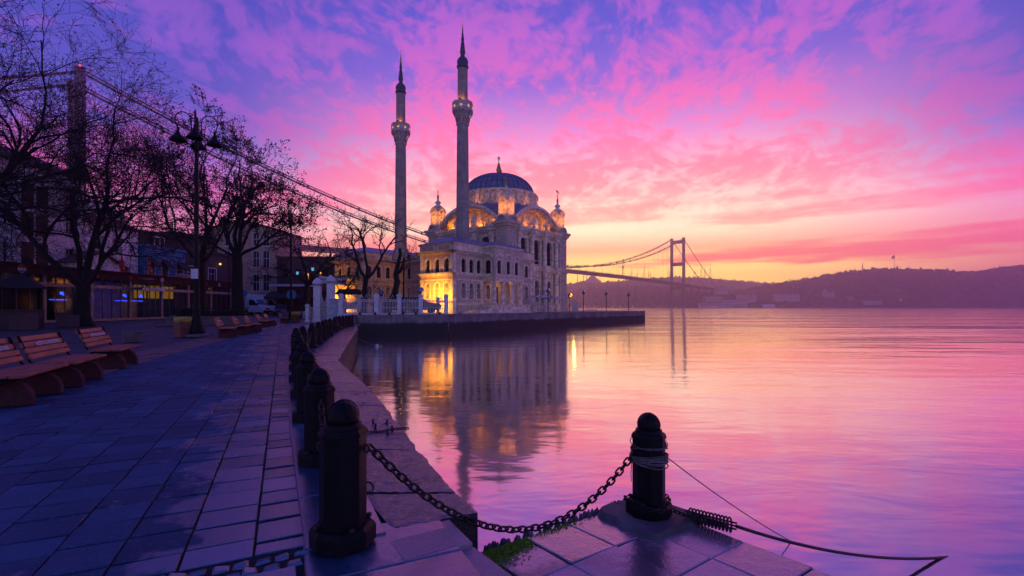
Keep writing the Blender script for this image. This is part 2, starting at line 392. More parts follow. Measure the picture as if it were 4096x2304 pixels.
def slab_mat(name, base, base2, wet0=.5, wetx=True, rough_dry=.55, spec0=.16, ridge=0.0):
    m = bpy.data.materials.new(name); m.use_nodes = True
    t = NT(m.node_tree); geo = t.n('ShaderNodeNewGeometry'); pos = (geo, 0)
    at = t.n('ShaderNodeAttribute', attribute_name='rnd'); rn = (at, 2)
    n1 = t.n('ShaderNodeTexNoise', {'Vector': pos, 'Scale': 2.2, 'Detail': 7.0, 'Roughness': .62})
    n2 = t.n('ShaderNodeTexNoise', {'Vector': pos, 'Scale': 60.0, 'Detail': 5.0, 'Roughness': .7})
    n3 = t.n('ShaderNodeTexNoise', {'Vector': pos, 'Scale': .9, 'Detail': 5.0, 'Roughness': .6})
    n4 = t.n('ShaderNodeTexNoise', {'Vector': pos, 'Scale': 11.0, 'Detail': 6.0, 'Roughness': .65})
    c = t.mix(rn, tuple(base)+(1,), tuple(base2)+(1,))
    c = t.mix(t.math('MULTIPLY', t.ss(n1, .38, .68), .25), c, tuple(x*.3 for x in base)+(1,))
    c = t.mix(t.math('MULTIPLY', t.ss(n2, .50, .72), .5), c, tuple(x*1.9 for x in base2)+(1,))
    sp = t.n('ShaderNodeSeparateXYZ', {0: pos})
    # distance left of the quay edge: wetter towards the water
    s = t.math('ADD', t.math('MULTIPLY', (sp, 0), .902), t.math('MULTIPLY', (sp, 1), .432))
    near = t.math('MULTIPLY', t.ss(s, -1.9, .1), 1.0) if wetx else t.math('ADD', wet0, 0.0)
    wn = t.math('ADD', t.math('MULTIPLY', n3, .6), t.math('MULTIPLY', n1, .4))
    w = t.ss(t.math('ADD', wn, t.math('MULTIPLY', near, .25)), .64, .70)
    r = t.math('ADD', t.math('MULTIPLY', w, -.36), t.math('ADD', rough_dry, t.math('MULTIPLY', rn, .08)))
    c = t.mix(t.math('MULTIPLY', w, .35), c, tuple(x*.5 for x in base)+(1,))
    h = t.math('ADD', t.math('MULTIPLY', n2, .35), t.math('MULTIPLY', n4, .8))
    if ridge:
        rd = t.n('ShaderNodeTexNoise', {'Vector': t.n('ShaderNodeMapping', {0: pos, 'Rotation': (0, 0, radians(25)), 'Scale': (6, 26, 6)}), 'Scale': 1.0, 'Detail': 8.0, 'Roughness': .68, 'Distortion': .6})
        h = t.math('ADD', h, t.math('MULTIPLY', rd, ridge))
        c = t.mix(t.ss(rd, .52, .36), c, tuple(x*.12 for x in base)+(1,))
    st = t.math('SUBTRACT', .55 if not ridge else .9, t.math('MULTIPLY', w, .25))
    bp = t.n('ShaderNodeBump', {'Strength': st, 'Distance': .010, 'Height': h})
    p = t.n('ShaderNodeBsdfPrincipled', {'Base Color': c, 'Roughness': r, 'Normal': bp, 'Specular IOR Level': t.math('ADD', spec0, t.math('MULTIPLY', w, 2.4))})
    t.n('ShaderNodeOutputMaterial', {0: p})
    return m
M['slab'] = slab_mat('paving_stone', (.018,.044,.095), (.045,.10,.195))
M['coping'] = slab_mat('coping_stone', (.07,.052,.07), (.11,.085,.105), rough_dry=.45, spec0=.5, ridge=3.2)
M['lower'] = slab_mat('landing_stone', (.20,.125,.15), (.27,.175,.20), wet0=.85, wetx=False, rough_dry=.40, spec0=1.1)
M['pale'] = slab_mat('pale_slab', (.28,.18,.22), (.33,.22,.26), wet0=.45, wetx=False, rough_dry=.42, spec0=.9)
M['joint'] = mat('joint_dirt', (.012,.011,.015), .9, .3, 6)
def cobble():
    m = bpy.data.materials.new('cobbles'); m.use_nodes = True
    t = NT(m.node_tree); geo = t.n('ShaderNodeNewGeometry'); pos = (geo, 0)
    v = t.n('ShaderNodeTexVoronoi', {'Vector': pos, 'Scale': 7.0}, feature='DISTANCE_TO_EDGE')
    v2 = t.n('ShaderNodeTexVoronoi', {'Vector': pos, 'Scale': 7.0})
    n = t.n('ShaderNodeTexNoise', {'Vector': pos, 'Scale': .7, 'Detail': 5.0})
    e = t.ss(v, .0, .09)
    c = t.mix(t.n('ShaderNodeSeparateColor', {0: (v2, 1)}), (.022,.03,.055,1), (.06,.072,.12,1))
    c = t.mix(t.math('MULTIPLY', t.ss(n, .4, .65), .5), c, (.03,.03,.045,1))
    c = t.mix(e, (.01,.01,.014,1), c)
    bp = t.n('ShaderNodeBump', {'Strength': .9, 'Distance': .03, 'Height': e})
    p = t.n('ShaderNodeBsdfPrincipled', {'Base Color': c, 'Roughness': t.math('ADD', .3, t.math('MULTIPLY', n, .4)), 'Normal': bp})
    t.n('ShaderNodeOutputMaterial', {0: p}); return m
M['cobble'] = cobble()
# quay edge (pavement level), nearest corner first
EDGE = [Vector(p) for p in ((-.185,2.80),(-.36,3.10),(-.80,4.04),(-1.97,6.79),(-3.12,9.16),(-3.97,10.9),(-6.24,18.6),(-8.7,27.0),(-11.1,33.9),(-11.35,35.1))]
BOL = [(-.866,2.45),(-1.50,3.72),(-2.18,5.10),(-2.82,6.44),(-3.50,7.85),(-4.20,9.35),(-4.95,10.96),(-5.25,12.0),(-5.82,13.9),(-6.32,15.6),(-6.72,17.0),(-7.28,18.7),(-7.62,20.0),
       (-8.5,22.9),(-8.98,24.5),(-9.28,25.7),(-9.52,26.9),(-9.75,28.1),(-9.98,29.3),(-10.2,30.5)]
Q = Vector((-.432,.902)); R = Vector((.902,.432))
def curve_x(pts, y):
    if y <= pts[0][1]:
        a, b = pts[0], pts[1]
    else:
        a, b = pts[-2], pts[-1]
        for i in range(len(pts)-1):
            if pts[i][1] <= y <= pts[i+1][1]: a, b = pts[i], pts[i+1]; break
    return a[0]+(b[0]-a[0])*(y-a[1])/(b[1]-a[1])
# land left of the water: one sheet
land = [(-900,-60),(4.5,-60),(4.5,-.4),(.62,.7),(-.15,2.1),(-.45,2.72)]+[(p.x-.25,p.y) for p in EDGE]+[(-11.5,35.2),(-14.0,38.5),(-60,130),(-260,420),(-900,900)]
b = MB(); b.add([(p[0],p[1],-.03) for p in land], [tuple(range(len(land)))])
tag(b.build('ground', M['cobble']), kind='structure')
# promenade: individual stone slabs in strips that run along the quay
LEFT = [(-4.6,0.5),(-6.75,6.0),(-8.4,10.0),(-11.6,19.0),(-17.4,36.0)]
BL = [(p[0]-.17, p[1]) for p in BOL]+[(-11.0,34.0)]
def slab(bm, c, a, bdir, la, lb, z, h, rng, ch=.008, tilt=.004, rl=None):
    t1, t2 = rng.uniform(-tilt, tilt), rng.uniform(-tilt, tilt)
    vs = []
    for k, (zz, ins) in enumerate(((z-h, 0), (z-ch, 0), (z, ch))):
        for sa, sb in ((-1,-1),(1,-1),(1,1),(-1,1)):
            p = c+a*(sa*(la/2-ins))+bdir*(sb*(lb/2-ins))
            vs.append((p.x, p.y, zz+(t1*sa+t2*sb if k else 0)))
    n0 = len(bm.f)
    s = 1 if a.x*bdir.y-a.y*bdir.x > 0 else -1
    fs = [(8,9,10,11)]+[(k*4+i, k*4+(i+1)%4, k*4+4+(i+1)%4, k*4+4+i) for k in (0,1) for i in range(4)]
    if s < 0: fs = [tuple(reversed(f)) for f in fs]
    bm.add(vs, fs)
    if rl is not None:
        rv = rng.random(); rl += [rv]*(len(bm.f)-n0)
def set_rnd(o, rl):
    at = o.data.attributes.new('rnd', 'FLOAT', 'FACE'); at.data.foreach_set('value', rl)
rg = random.Random(4); b = MB(); rl = []; SETT = Vector((-1.06,2.40))
k = 0; off = -7.5
while off < 12:
    wd = rg.choice((.29,.31,.34)); u = SETT.dot(Q)+.012; fst = rg.uniform(.12,.3)
    while u < 40:
        ln = (rg.choice((.23,.25,.27,.30)) if rg.random() > .05 else .48) if not fst else fst; fst = 0
        if off > 4 and False: pass
        c = Q*(u+ln/2)+R*(off+wd/2)
        xr = curve_x(BL, c.y); xl = curve_x(LEFT, c.y)
        if xl < c.x < xr+.08 and c.y < 34.5:
            slab(b, c, Q, R, ln-.021, wd-.011, rg.uniform(-.002,.002)-.009, .06, rg, ch=.004, tilt=.004, rl=rl)
        u += ln
    off += wd
for i in range(26):                     # wide border stones under the benches
    pass
# big plain slabs in the nearest corner and the strip of setts
for u, o_, la, lb in ((.55,-2.6,.75,1.25),(.55,-1.25,.75,1.35),(1.32,-.88,.55,.75)):
    pass
y = 2.02
rgs = random.Random(9)
sett = []
for i in range(40):                     # two rows of setts across the promenade
    for r_ in range(2):
        c = SETT-R*(i*.085+rgs.uniform(-.01,.01)+r_*.04)-Q*(r_*.078+.04)
        if c.x > -4.8: slab(b, c, Q, R, .062+rgs.uniform(-.006,.004), .074+rgs.uniform(-.008,.004), rgs.uniform(-.012,-.002), .05, rgs, .012, .006, rl)
for i in range(11):                     # wider slabs nearest the camera
    for r_ in range(4):
        c = SETT-R*(.33+i*.62+(r_%2)*.3)-Q*(.375+r_*.43)
        slab(b, c, Q, R, .42, .61, rgs.uniform(-.003,.003)-.008, .05, rgs, ch=.005, rl=rl)
for i in range(3):
    c = SETT+R*(.37)-Q*(.12+i*.46); slab(b, c, Q, R, .45, .72, -.012, .05, rgs, rl=rl)
# smooth dark strip the bollards stand on
for i in range(len(BOL)-1):
    a0, a1 = Vector(BOL[i]), Vector(BOL[i+1]); d = (a1-a0); n = max(1, round(d.length/.62)); dn = d.normalized(); rt = Vector((dn.y, -dn.x))
    for j in range(n):
        c = a0+d*((j+.5)/n)+rt*.02
        slab(b, c, dn, rt, d.length/n-.008, .40, -.001, .05, rgs, ch=.005, tilt=.002, rl=rl)
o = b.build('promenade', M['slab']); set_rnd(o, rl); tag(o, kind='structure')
b = MB(); pl = [(-7.6,.3),(-.3,.3),(-.55,2.6)]+[(p[0]+.3,p[1]) for p in BOL]+[(-17.6,36)]+[(LEFT[3][0]-.1,19),(LEFT[1][0]-.1,6)]
b.add([(p[0],p[1],-.022) for p in pl], [tuple(range(len(pl)))])
tag(b.build('paving_bed', M['joint']), kind='structure')
# kerb strip of pinkish stone along the left border
M['kerb'] = slab_mat('kerb_stone', (.13,.09,.10), (.19,.12,.12), rough_dry=.6)
b = MB(); rl = []
for i in range(len(LEFT)-1):
    a0, a1 = Vector(LEFT[i]), Vector(LEFT[i+1]); d = a1-a0; dn = d.normalized(); rt = Vector((dn.y,-dn.x)); n = round(d.length/.7)
    for j in range(n):
        slab(b, a0+d*((j+.5)/n)-rt*.32, dn, rt, d.length/n-.01, .45, .004, .05, rgs, rl=rl)
        if j % 2 == 0: slab(b, a0+d*((j+.5)/n)+rt*.2, dn, rt, d.length/n*1.6, .5, .003, .05, rgs, rl=rl)
o = b.build('kerb', M['kerb']); set_rnd(o, rl); tag(o, kind='structure')
# coping stones: big rough blocks with a mossy face down to the water
def mossy():
    m = bpy.data.materials.new('quay_face'); m.use_nodes = True
    t = NT(m.node_tree); geo = t.n('ShaderNodeNewGeometry'); pos = (geo, 0); sp = t.n('ShaderNodeSeparateXYZ', {0: pos})
    n1 = t.n('ShaderNodeTexNoise', {'Vector': pos, 'Scale': 4.0, 'Detail': 7.0, 'Roughness': .65})
    n2 = t.n('ShaderNodeTexNoise', {'Vector': pos, 'Scale': 26.0, 'Detail': 6.0, 'Roughness': .7})
    c = t.mix(t.ss(n1, .35, .65), (.06,.048,.055,1), (.022,.018,.022,1))
    lowm = t.ss(t.math('ADD', (sp, 2), t.math('MULTIPLY', n1, .6)), .25, -.35)
    c = t.mix(t.math('MULTIPLY', lowm, t.ss(n2, .35, .6)), c, (.035,.05,.008,1))
    bp = t.n('ShaderNodeBump', {'Strength': 1.0, 'Distance': .03, 'Height': t.math('ADD', n1, t.math('MULTIPLY', n2, .5))})
    t.n('ShaderNodeOutputMaterial', {0: t.n('ShaderNodeBsdfPrincipled', {'Base Color': c, 'Roughness': .6, 'Normal': bp})}); return m
M['mossy'] = mossy()
b = MB(); rl = []; rc = random.Random(12)
for i in range(len(EDGE)-1):
    a0, a1 = EDGE[i], EDGE[i+1]; d = a1-a0; n = max(1, round(d.length/.95)); dn = d.normalized()
    for j in range(n):
        p0 = a0+d*(j/n)+dn*.014; p1 = a0+d*((j+1)/n)-dn*.014
        l0 = Vector((curve_x(BOL, p0.y)+.22, p0.y)) if p0.y > 2.9 else p0+Vector((-.47,-.2))
        l1 = Vector((curve_x(BOL, p1.y)+.22, p1.y))
        if p1.x-l1.x < .3: l1.x = p1.x-.3
        if p0.x-l0.x < .3: l0.x = p0.x-.3
        NA, NB = (72, 48) if p0.y < 6 else ((30, 24) if p0.y < 12 else (10, 7))
        vs = []; zo = rc.uniform(-.012,.012); sd_ = rc.random()*50
        for x in range(NA+1):
            for y in range(NB+1):
                fa, fb = x/NA, y/NB
                p = (l0*(1-fb)+p0*fb)*(1-fa)+(l1*(1-fb)+p1*fb)*fa
                e = min(fa, 1-fa, .06)/.06*.5+min(fb, 1-fb, .05)/.05*.5
                q = Vector((p.x*5+sd_, p.y*5, 0))
                z = zo*.5+.004*noise.noise(q)+.004*noise.noise(q*2.7)+.005*noise.noise(q*6.5)+(.0075*noise.noise(Vector((p.x*9+p.y*4, p.y*30-p.x*14, sd_)))*(.4+noise.noise(q*1.7)) if NA > 20 else 0)-.016*(1-e)
                if fb > .999: p = p+Vector((dn.y,-dn.x))*(.03*noise.noise(Vector((p.x*3,p.y*3,5)))+.012*noise.noise(Vector((p.x*11,p.y*11,5))))
                vs.append((p.x, p.y, z))
        n0 = len(b.f)
        w = NB+1
        b.add(vs, [(x*w+y, x*w+y+1, (x+1)*w+y+1, (x+1)*w+y) if False else (x*w+y, x*w+y+1, (x+1)*w+y+1, (x+1)*w+y) for x in range(NA) for y in range(NB)], 0, True)
        # sides going down: water side, both ends
        for row in ([x*w+NB for x in range(NA+1)], [y for y in range(NB, -1, -1)], [NA*w+y for y in range(NB+1)]):
            up = [vs[r_] for r_ in row]; m_ = len(up)
            dnp = [(q_[0]+rc.uniform(-.006,.006), q_[1], -.36) for q_ in up]
            b.add(up+dnp, [(r_, r_+m_, r_+m_+1, r_+1) for r_ in range(m_-1)], 1)
        rl += [rc.random()]*(len(b.f)-n0)
# masonry under the stones
low = [(p.x-.04, p.y) for p in EDGE]; lw = [(p[0],p[1],-.34) for p in low]+[(p[0]-.02,p[1],-2.2) for p in low]; nn = len(low)
n0 = len(b.f); b.add(lw, [(i, i+nn, i+nn+1, i+1) for i in range(nn-1)], 1)
e0 = low[0]; b.add([(e0[0],e0[1],-.34),(e0[0],e0[1],-2.2),(-.9,2.0,-2.2),(-.9,2.0,-.34)], [(0,1,2,3)], 1); rl += [0.5]*(len(b.f)-n0)
o = b.build('quay_wall', [M['coping'], M['mossy']]); set_rnd(o, rl)
tag(o, 'rough wet stone quay edge curving along the promenade beside the water', 'quay wall')

# two pale slabs that step down to the landing
def quad_slab(name, q, z, h, m, label, rv):
    b = MB(); V = [Vector(p) for p in q]; c = sum(V, Vector((0,0)))/4
    ins = [p+(c-p).normalized()*.012 for p in V]
    vs = [(p.x,p.y,z-h) for p in V]+[(p.x,p.y,z-.01) for p in V]+[(p.x,p.y,z) for p in ins]
    b.add(vs, [(8,9,10,11)]+[(k*4+i, k*4+(i+1)%4, k*4+4+(i+1)%4, k*4+4+i) for k in (0,1) for i in range(4)])
    o = b.build(name, m); set_rnd(o, [rv]*len(b.f)); return tag(o, label, 'slab', 'pale slabs stepping down to the landing')
quad_slab('stone_slab', [(-.52,2.29),(-.205,2.475),(-.355,2.735),(-.70,2.55)], -.012, .09, M['pale'], 'pale flagstone under the sagging chain, touching the end of the rough quay edge', .7)
quad_slab('stone_slab', [(-.33,2.03),(.01,2.215),(-.195,2.49),(-.525,2.30)], -.045, .09, M['pale'], 'pale flagstone at the bottom edge, one step below the chained one', .3)
b = MB(); pl = [(-1.0,1.2),(.9,.6),(.02,2.18),(-.18,2.5),(-.34,2.76),(-.75,2.62)]
b.prism(pl, -.6, -.10); tag(b.build('landing_step_bed', M['joint']), kind='structure')

# lower landing with the second bollard
LZ = -.32
lp = [(-.20,2.965),(.97,3.775),(4.6,-.70),(1.3,-.70),(-.02,2.22)]
b = MB(); b.prism(lp, -2.0, LZ-.012, 1)
rl = [.5]*len(b.f); rr = random.Random(5)
ea = Vector((.947,.655)).normalized(); eb = Vector((.495,-.61)).normalized(); cor = Vector((.97,3.775))
u = .0
us = [0,.36,.70,1.07,1.40,1.8]; ws = [0,.42,.85,1.25,1.72,2.2,2.7,3.3]
def inside(p, poly):
    r = False; j = len(poly)-1
    for i in range(len(poly)):
        if (poly[i][1] > p[1]) != (poly[j][1] > p[1]) and p[0] < (poly[j][0]-poly[i][0])*(p[1]-poly[i][1])/(poly[j][1]-poly[i][1])+poly[i][0]: r = not r
        j = i
    return r
for i in range(len(us)-1):
    for j in range(len(ws)-1):
        la, lb = us[i+1]-us[i], ws[j+1]-ws[j]
        c = cor-ea*(us[i]+la/2+.012)+eb*(ws[j]+lb/2+.012)
        if inside((c.x, c.y), lp): slab(b, c, ea, eb, la-.005, lb-.005, LZ+rr.uniform(-.004,.004), .03, rr, .006, .004, rl)
o = b.build('landing', [M['lower'], M['mossy']]); set_rnd(o, rl); tag(o, kind='structure')
# broken edge lumps and moss along the landing's left rim
b = MB(); rr = random.Random(3)
for i in range(70):
    s = rr.uniform(-.05, 1.42); p = Vector((-.2,2.965))+ea*s+Vector((-ea.y,ea.x))*rr.uniform(.0,.045)
    q = rr.uniform(.010,.032)
    b.lathe([(q*rr.uniform(.7,1),-.12),(q,-.02),(q*.6,rr.uniform(.0,.025)),(.002,.03)], 6, (p.x,p.y,LZ-.012), ph=rr.random()*6, sm=False)
o = b.build('rubble_rim', M['conc']); tag(o, 'broken mossy stone rubble along the rim of the low landing', 'rubble', kind='stuff')
b = MB(); rr = random.Random(8)
for i in range(5200):
    s = abs(rr.gauss(0,.26)); w = abs(rr.gauss(0, .03+.13*max(0, .5-s)))
    p = Vector((-.19,2.93))+ea*s-Vector((-ea.y,ea.x))*(w-.02)
    if not inside((p.x,p.y), lp) and w > .03: continue
    h = rr.uniform(.003,.009); a = rr.random()*6.3; q = rr.uniform(.004,.011); z = LZ-.004
    b.add([(p.x+q*cos(a),p.y+q*sin(a),z),(p.x-q*cos(a),p.y-q*sin(a),z),(p.x+rr.uniform(-.015,.015),p.y+rr.uniform(-.015,.015),z+h)], [(0,1,2)])
tag(b.build('moss', M['moss']), kind='stuff')
# concrete pad under the landing bollard
b = MB(); rr = random.Random(6); pc = Vector((.99,3.46)); top = []; bot = []
for i in range(22):
    a = 2*pi*i/22; k = .30/max(abs(cos(a-.6)), abs(sin(a-.6)))
    k = min(k, .36)*rr.uniform(.9,1.06)
    bot.append((pc.x+k*cos(a), pc.y+k*sin(a), LZ-.01)); top.append((pc.x+k*.9*cos(a), pc.y+k*.9*sin(a), LZ+.035+rr.uniform(-.006,.006)))
b.add(bot+top, [tuple(range(22,44))]+[(i,(i+1)%22,22+(i+1)%22,22+i) for i in range(22)])
tag(b.build('concrete_pad', M['conc']), 'crumbling concrete pad under the rope-wrapped bollard', 'pad')

# ------------------------------------------------------------------ bollards
def make_bollard(label):
    t_ = thing('bollard', label, 'bollard')
    oct_ = lambda r: [(r*cos(pi/8+i*pi/4), r*sin(pi/8+i*pi/4)) for i in range(8)]
    b = MB(); b.prism(oct_(.165), 0, .075); b.prism(oct_(.165), .075, .095, inset=.12)
    b.build('base', M['iron'], t_, bevel=.006)
    for i in range(4): b = MB(); b.lathe([(.016,.095),(.016,.108),(.008,.112)], 6, (.135*cos(pi/4+i*pi/2), .135*sin(pi/4+i*pi/2), 0)); b.build('bolt', M['rust'], t_)
    b = MB(); b.prism(oct_(.117), .09, .545); b.build('shaft', M['iron'], t_, bevel=.006)
    b = MB(); b.prism(oct_(.125), .545, .56); b.prism(oct_(.125), .56, .585, inset=.12); b.lathe([(.10,.585),(.094,.592),(.094,.604),(.086,.61)], 20)
    b.build('collar', M['iron'], t_, bevel=.004)
    b = MB(); b.lathe([(.081,.60),(.081,.635)]+[(.081*cos(a*pi/2/9), .635+.088*sin(a*pi/2/9)) for a in range(1,9)]+[(.004,.7235)], 24)
    for i in range(4):
        a = i*pi/2+pi/4; b.tube([(.0815*cos(a)*cos(q*pi/2/9), .0815*sin(a)*cos(q*pi/2/9), .60 if q < 0 else .635+.0885*sin(q*pi/2/9)) for q in range(0,10)], .0045, 5)
    b.build('dome', M['iron'], t_)
    for sx in (1,-1): b = MB(); b.tube([(.115*sx+ .012*sx*(1+cos(q)), 0, .48+.02*sin(q)) for q in [i*2*pi/12 for i in range(12)]], .007, 6, closed=True); b.build('chain_eye', M['rust'], t_)
    return t_
names = ['big black iron bollard nearest the camera, its eye holding the sagging chain', 'black domed bollard second from the camera, chain hanging down its face', 'black domed bollard third from the camera on the promenade edge']
proto = None
for i, (x, y) in enumerate(BOL):
    a = atan2(BOL[min(i+1,len(BOL)-1)][1]-BOL[max(i-1,0)][1], BOL[min(i+1,len(BOL)-1)][0]-BOL[max(i-1,0)][0])
    ordw2 = ['first','second','third','fourth','fifth','sixth']
    ordw = ['fourth','fifth','sixth','seventh','eighth','ninth','tenth','eleventh','twelfth','thirteenth']
    lab = names[i] if i < 3 else ('black domed bollard %s from the camera along the quay' % ordw[i-3] if i < 13 else
          'rope-wrapped bollard at the start of the dense far row' if i == 13 else 'small dark far-row bollard, %s beyond the rope-wrapped one' % ordw2[i-14])
    if proto is None:
        proto = make_bollard(lab); proto.location = (x, y, 0); proto['group'] = 'bollards along the quay edge'; proto.rotation_euler = (0,0,radians(-8))
    else: dup(proto, (x, y, 0), a-pi, lab, 'bollards along the quay edge')
rb = dup(proto, (pc.x, pc.y, LZ+.03), .25, 'black bollard on the concrete pad of the low landing, wrapped in rope', 'bollards along the quay edge')

# ------------------------------------------------------------------ chains
def chain(name, path, ll, wr, label, group=None, m=None, width=None):
    """links laid along a curve; path = function 0..1 -> point"""
    pts = [Vector(path(i/400)) for i in range(401)]; L = [0]
    for i in range(400): L.append(L[-1]+(pts[i+1]-pts[i]).length)
    n = max(2, int(L[-1]/(ll*.74))); b = MB(); wd = width or ll*.30
    def at(s):
        s = max(0, min(L[-1], s)); i = 0
        lo, hi = 0, 400
        while hi-lo > 1:
            mid = (lo+hi)//2
            if L[mid] <= s: lo = mid
            else: hi = mid
        return pts[lo]+(pts[hi]-pts[lo])*((s-L[lo])/max(1e-9, L[hi]-L[lo]))
    for k in range(n):
        c = at(L[-1]*(k+.5)/n); tdir = (at(L[-1]*(k+.9)/n)-at(L[-1]*(k+.1)/n)).normalized()
        u = Vector((0,0,1)) if abs(tdir.z) < .9 else Vector((1,0,0))
        a = tdir.cross(u).normalized(); v = a.cross(tdir)
        ang = (pi/4 if k%2 else -pi/4)+.2
        w = a*cos(ang)+v*sin(ang)
        h = ll/2-wd; ring = []
        for q in range(6): ring.append(c+tdir*(h+wd*cos(-pi/2+q*pi/5))+w*(wd*sin(-pi/2+q*pi/5)))
        for q in range(6): ring.append(c+tdir*(-h-wd*cos(-pi/2+q*pi/5))-w*(wd*sin(-pi/2+q*pi/5)))
        b.tube(ring, wr, 6, closed=True)
    return tag(b.build(name, m or M['chain']), label, 'chain', group)
def sagf(a, c, s):
    a, c = Vector(a), Vector(c)
    return lambda t: a+(c-a)*t-Vector((0,0,4*s*t*(1-t)))
chain('chain', sagf((-.735,2.46,.485), (.868,3.43,.145), .485), .064, .0068, 'heavy black chain sagging from the nearest bollard to the landing bollard', 'chains between bollards')
for i in range(0, 9):
    p, q = Vector(BOL[i]+(.47,)), Vector(BOL[i+1]+(.47,)); d = (q-p).normalized()
    chain('chain', sagf(p+d*.15, q-d*.15, .30), .064, .0068, ['chain hanging between the two bollards nearest the camera','chain hanging between second and third promenade bollards','chain between third and fourth promenade bollards','chain between fourth and fifth promenade bollards','chain between fifth and sixth promenade bollards',
        'chain between sixth and seventh promenade bollards','chain between seventh and eighth promenade bollards','chain between eighth and ninth promenade bollards','chain between ninth and tenth promenade bollards'][i], 'chains between bollards')
chain('chain', sagf((-9.9,31.0,.45), (-11.3,34.6,.5), .5), .09, .010, 'slack chain hanging across to the corner of the far sea wall', 'chains between bollards')
# chain round the foot of the landing bollard, leading to the spring
def wind(t):
    a = 2.4+t*5.2; r_ = .150+.02*sin(a*3)
    return Vector((pc.x+r_*cos(a), pc.y+r_*sin(a), LZ+.125-.02*t+.015*sin(a*2)))
chain('chain', wind, .042, .005, 'thin chain wound round the foot of the landing bollard')
chain('chain', sagf((pc.x+.13,pc.y-.1,LZ+.10), (1.27,3.36,LZ+.05), .01), .042, .005, 'short chain from the landing bollard to the mooring spring')
chain('chain', lambda t: Vector((-1.62+t*.62, 4.46+t*.16, .022+.008*sin(t*9))), .036, .0045, 'thin rusty chain lying across the rough quay edge')
b = MB()
s0, s1 = Vector((1.25,3.37,LZ+.055)), Vector((1.47,3.20,LZ+.06)); ax = (s1-s0).normalized(); px_ = ax.cross(Vector((0,0,1))).normalized(); pz_ = px_.cross(ax)
pts = [s0+(s1-s0)*(i/144)+px_*(.046*cos(i*2*pi/12))+pz_*(.046*sin(i*2*pi/12)) for i in range(145)]
b.tube(pts, .0065, 6)
for a in (0.4, 2.5, 4.6): b.tube([s0-ax*.03+px_*(.022*cos(a))+pz_*(.022*sin(a)), s1+ax*.03+px_*(.022*cos(a))+pz_*(.022*sin(a))], .006, 6)
tag(b.build('mooring_spring', M['rust']), 'rusty coiled mooring spring on the rim of the landing', 'spring')
b = MB(); e0 = s1+ax*.03; e1 = Vector((3.75,4.06,WZ-.02)); fn = sagf(e0, e1, .09)
b.tube([fn(i/30) for i in range(31)], .0115, 8)
tag(b.build('mooring_rope', M['rust']), 'thick dark mooring rope running from the spring into the water', 'rope')
b = MB(); fn = sagf((pc.x+.115,pc.y-.05,.128), (2.53,4.30,WZ-.02), .03); b.tube([fn(i/24) for i in range(25)], .0042, 5)
tag(b.build('mooring_line', M['rust']), 'thin taut line from the rope-wrapped bollard down to the water', 'line')
# rope wound round the upper part of the landing bollard
b = MB(); rr = random.Random(21)
for k in range(17):
    z = LZ+.03+.40+rr.gauss(0, .022); tl = rr.uniform(-.02,.02); p0 = rr.random()*6; fl = rr.uniform(.0,.006)
    b.tube([(pc.x+(.128+fl+.004*sin(3*a+p0))*cos(a), pc.y+(.128+fl+.004*sin(3*a+p0))*sin(a), z+tl*sin(a+p0)+.006*sin(2*a+p0)) for a in [i*2*pi/32 for i in range(32)]], rr.choice((.003,.0036,.0045)), 5, closed=True)
for z, tl in ((LZ+.54,.02),(LZ+.50,-.03)):
    b.tube([(pc.x+.131*cos(a), pc.y+.131*sin(a), z+tl*sin(a)) for a in [i*2*pi/32 for i in range(32)]], .0035, 5, closed=True)
b.tube([(pc.x-.13,pc.y-.03,.10),(pc.x-.137,pc.y-.03,.0),(pc.x-.134,pc.y-.035,-.05)], .003, 5)
tag(b.build('wound_rope', M['wire']), 'tangle of grey cord wound round the landing bollard', 'rope')
# rope bundle on the far bollard
b = MB()
for k in range(9): b.tube([(BOL[13][0]+(.15+.02*sin(a*2+k))*cos(a), BOL[13][1]+(.15+.02*sin(a*2+k))*sin(a), .28+.03*k+.03*sin(a+k)) for a in [i*2*pi/16 for i in range(16)]], .014, 5, closed=True)
tag(b.build('wound_rope', M['rust']), 'dark rope bundle wound round a far promenade bollard', 'rope')
fn = sagf((BOL[13][0]+.15,BOL[13][1],.4), gp(376,345.5,WZ), .15); b = MB(); b.tube([fn(i/20) for i in range(21)], .012, 5)
tag(b.build('mooring_rope', M['rope']), 'thin rope from the far rope-wrapped bollard down to the floats', 'rope')
fl = gp(377,346.5,WZ)
for i, (dx, dy, r_, m_) in enumerate(((0,0,.11,'sign'),(-.22,.1,.08,'rope'),(.2,.05,.07,'bag'))):
    b = MB(); b.lathe([(.02,-r_),(r_*.8,-r_*.5),(r_,0),(r_*.8,r_*.5),(r_*.3,r_*.9),(.02,r_)], 12, (fl.x+dx, fl.y+dy, WZ+.03))
    tag(b.build('mooring_float', M[m_]), ['white round float in the water by the mossy quay','small brown float beside the white one','small yellowish float right of the white one'][i], 'float', 'floats by the quay')
# iron pins and rings on the coping
b = None
for i, (px, py) in enumerate(((373,420),(375.5,424.5),(387,420.5),(387.5,431),(392,427))):
    p = gp(px, py+4); b = MB(); b.lathe([(.012,-.02),(.011,.045),(.004,.055)], 6, (p.x,p.y,0))
    tag(b.build('iron_pin', M['rust']), ['rusty pin on the quay edge, leftmost of the upper three','rusty pin just below the leftmost one','rusty pin alone at the right of the upper three','rusty pin standing in the thin chain','rusty pin at the water end of the thin chain'][i], 'pin', 'rusty pins in the quay edge')
b = MB(); p = gp(368,489.5); b.tube([(p.x+.035*cos(a), p.y+.01*sin(a), .0+.045*sin(a)) for a in [i*pi/10 for i in range(-1,12)]], .008, 6)
tag(b.build('mooring_ring', M['rust']), 'rusty half ring set in the stone right of the nearest bollard', 'ring')
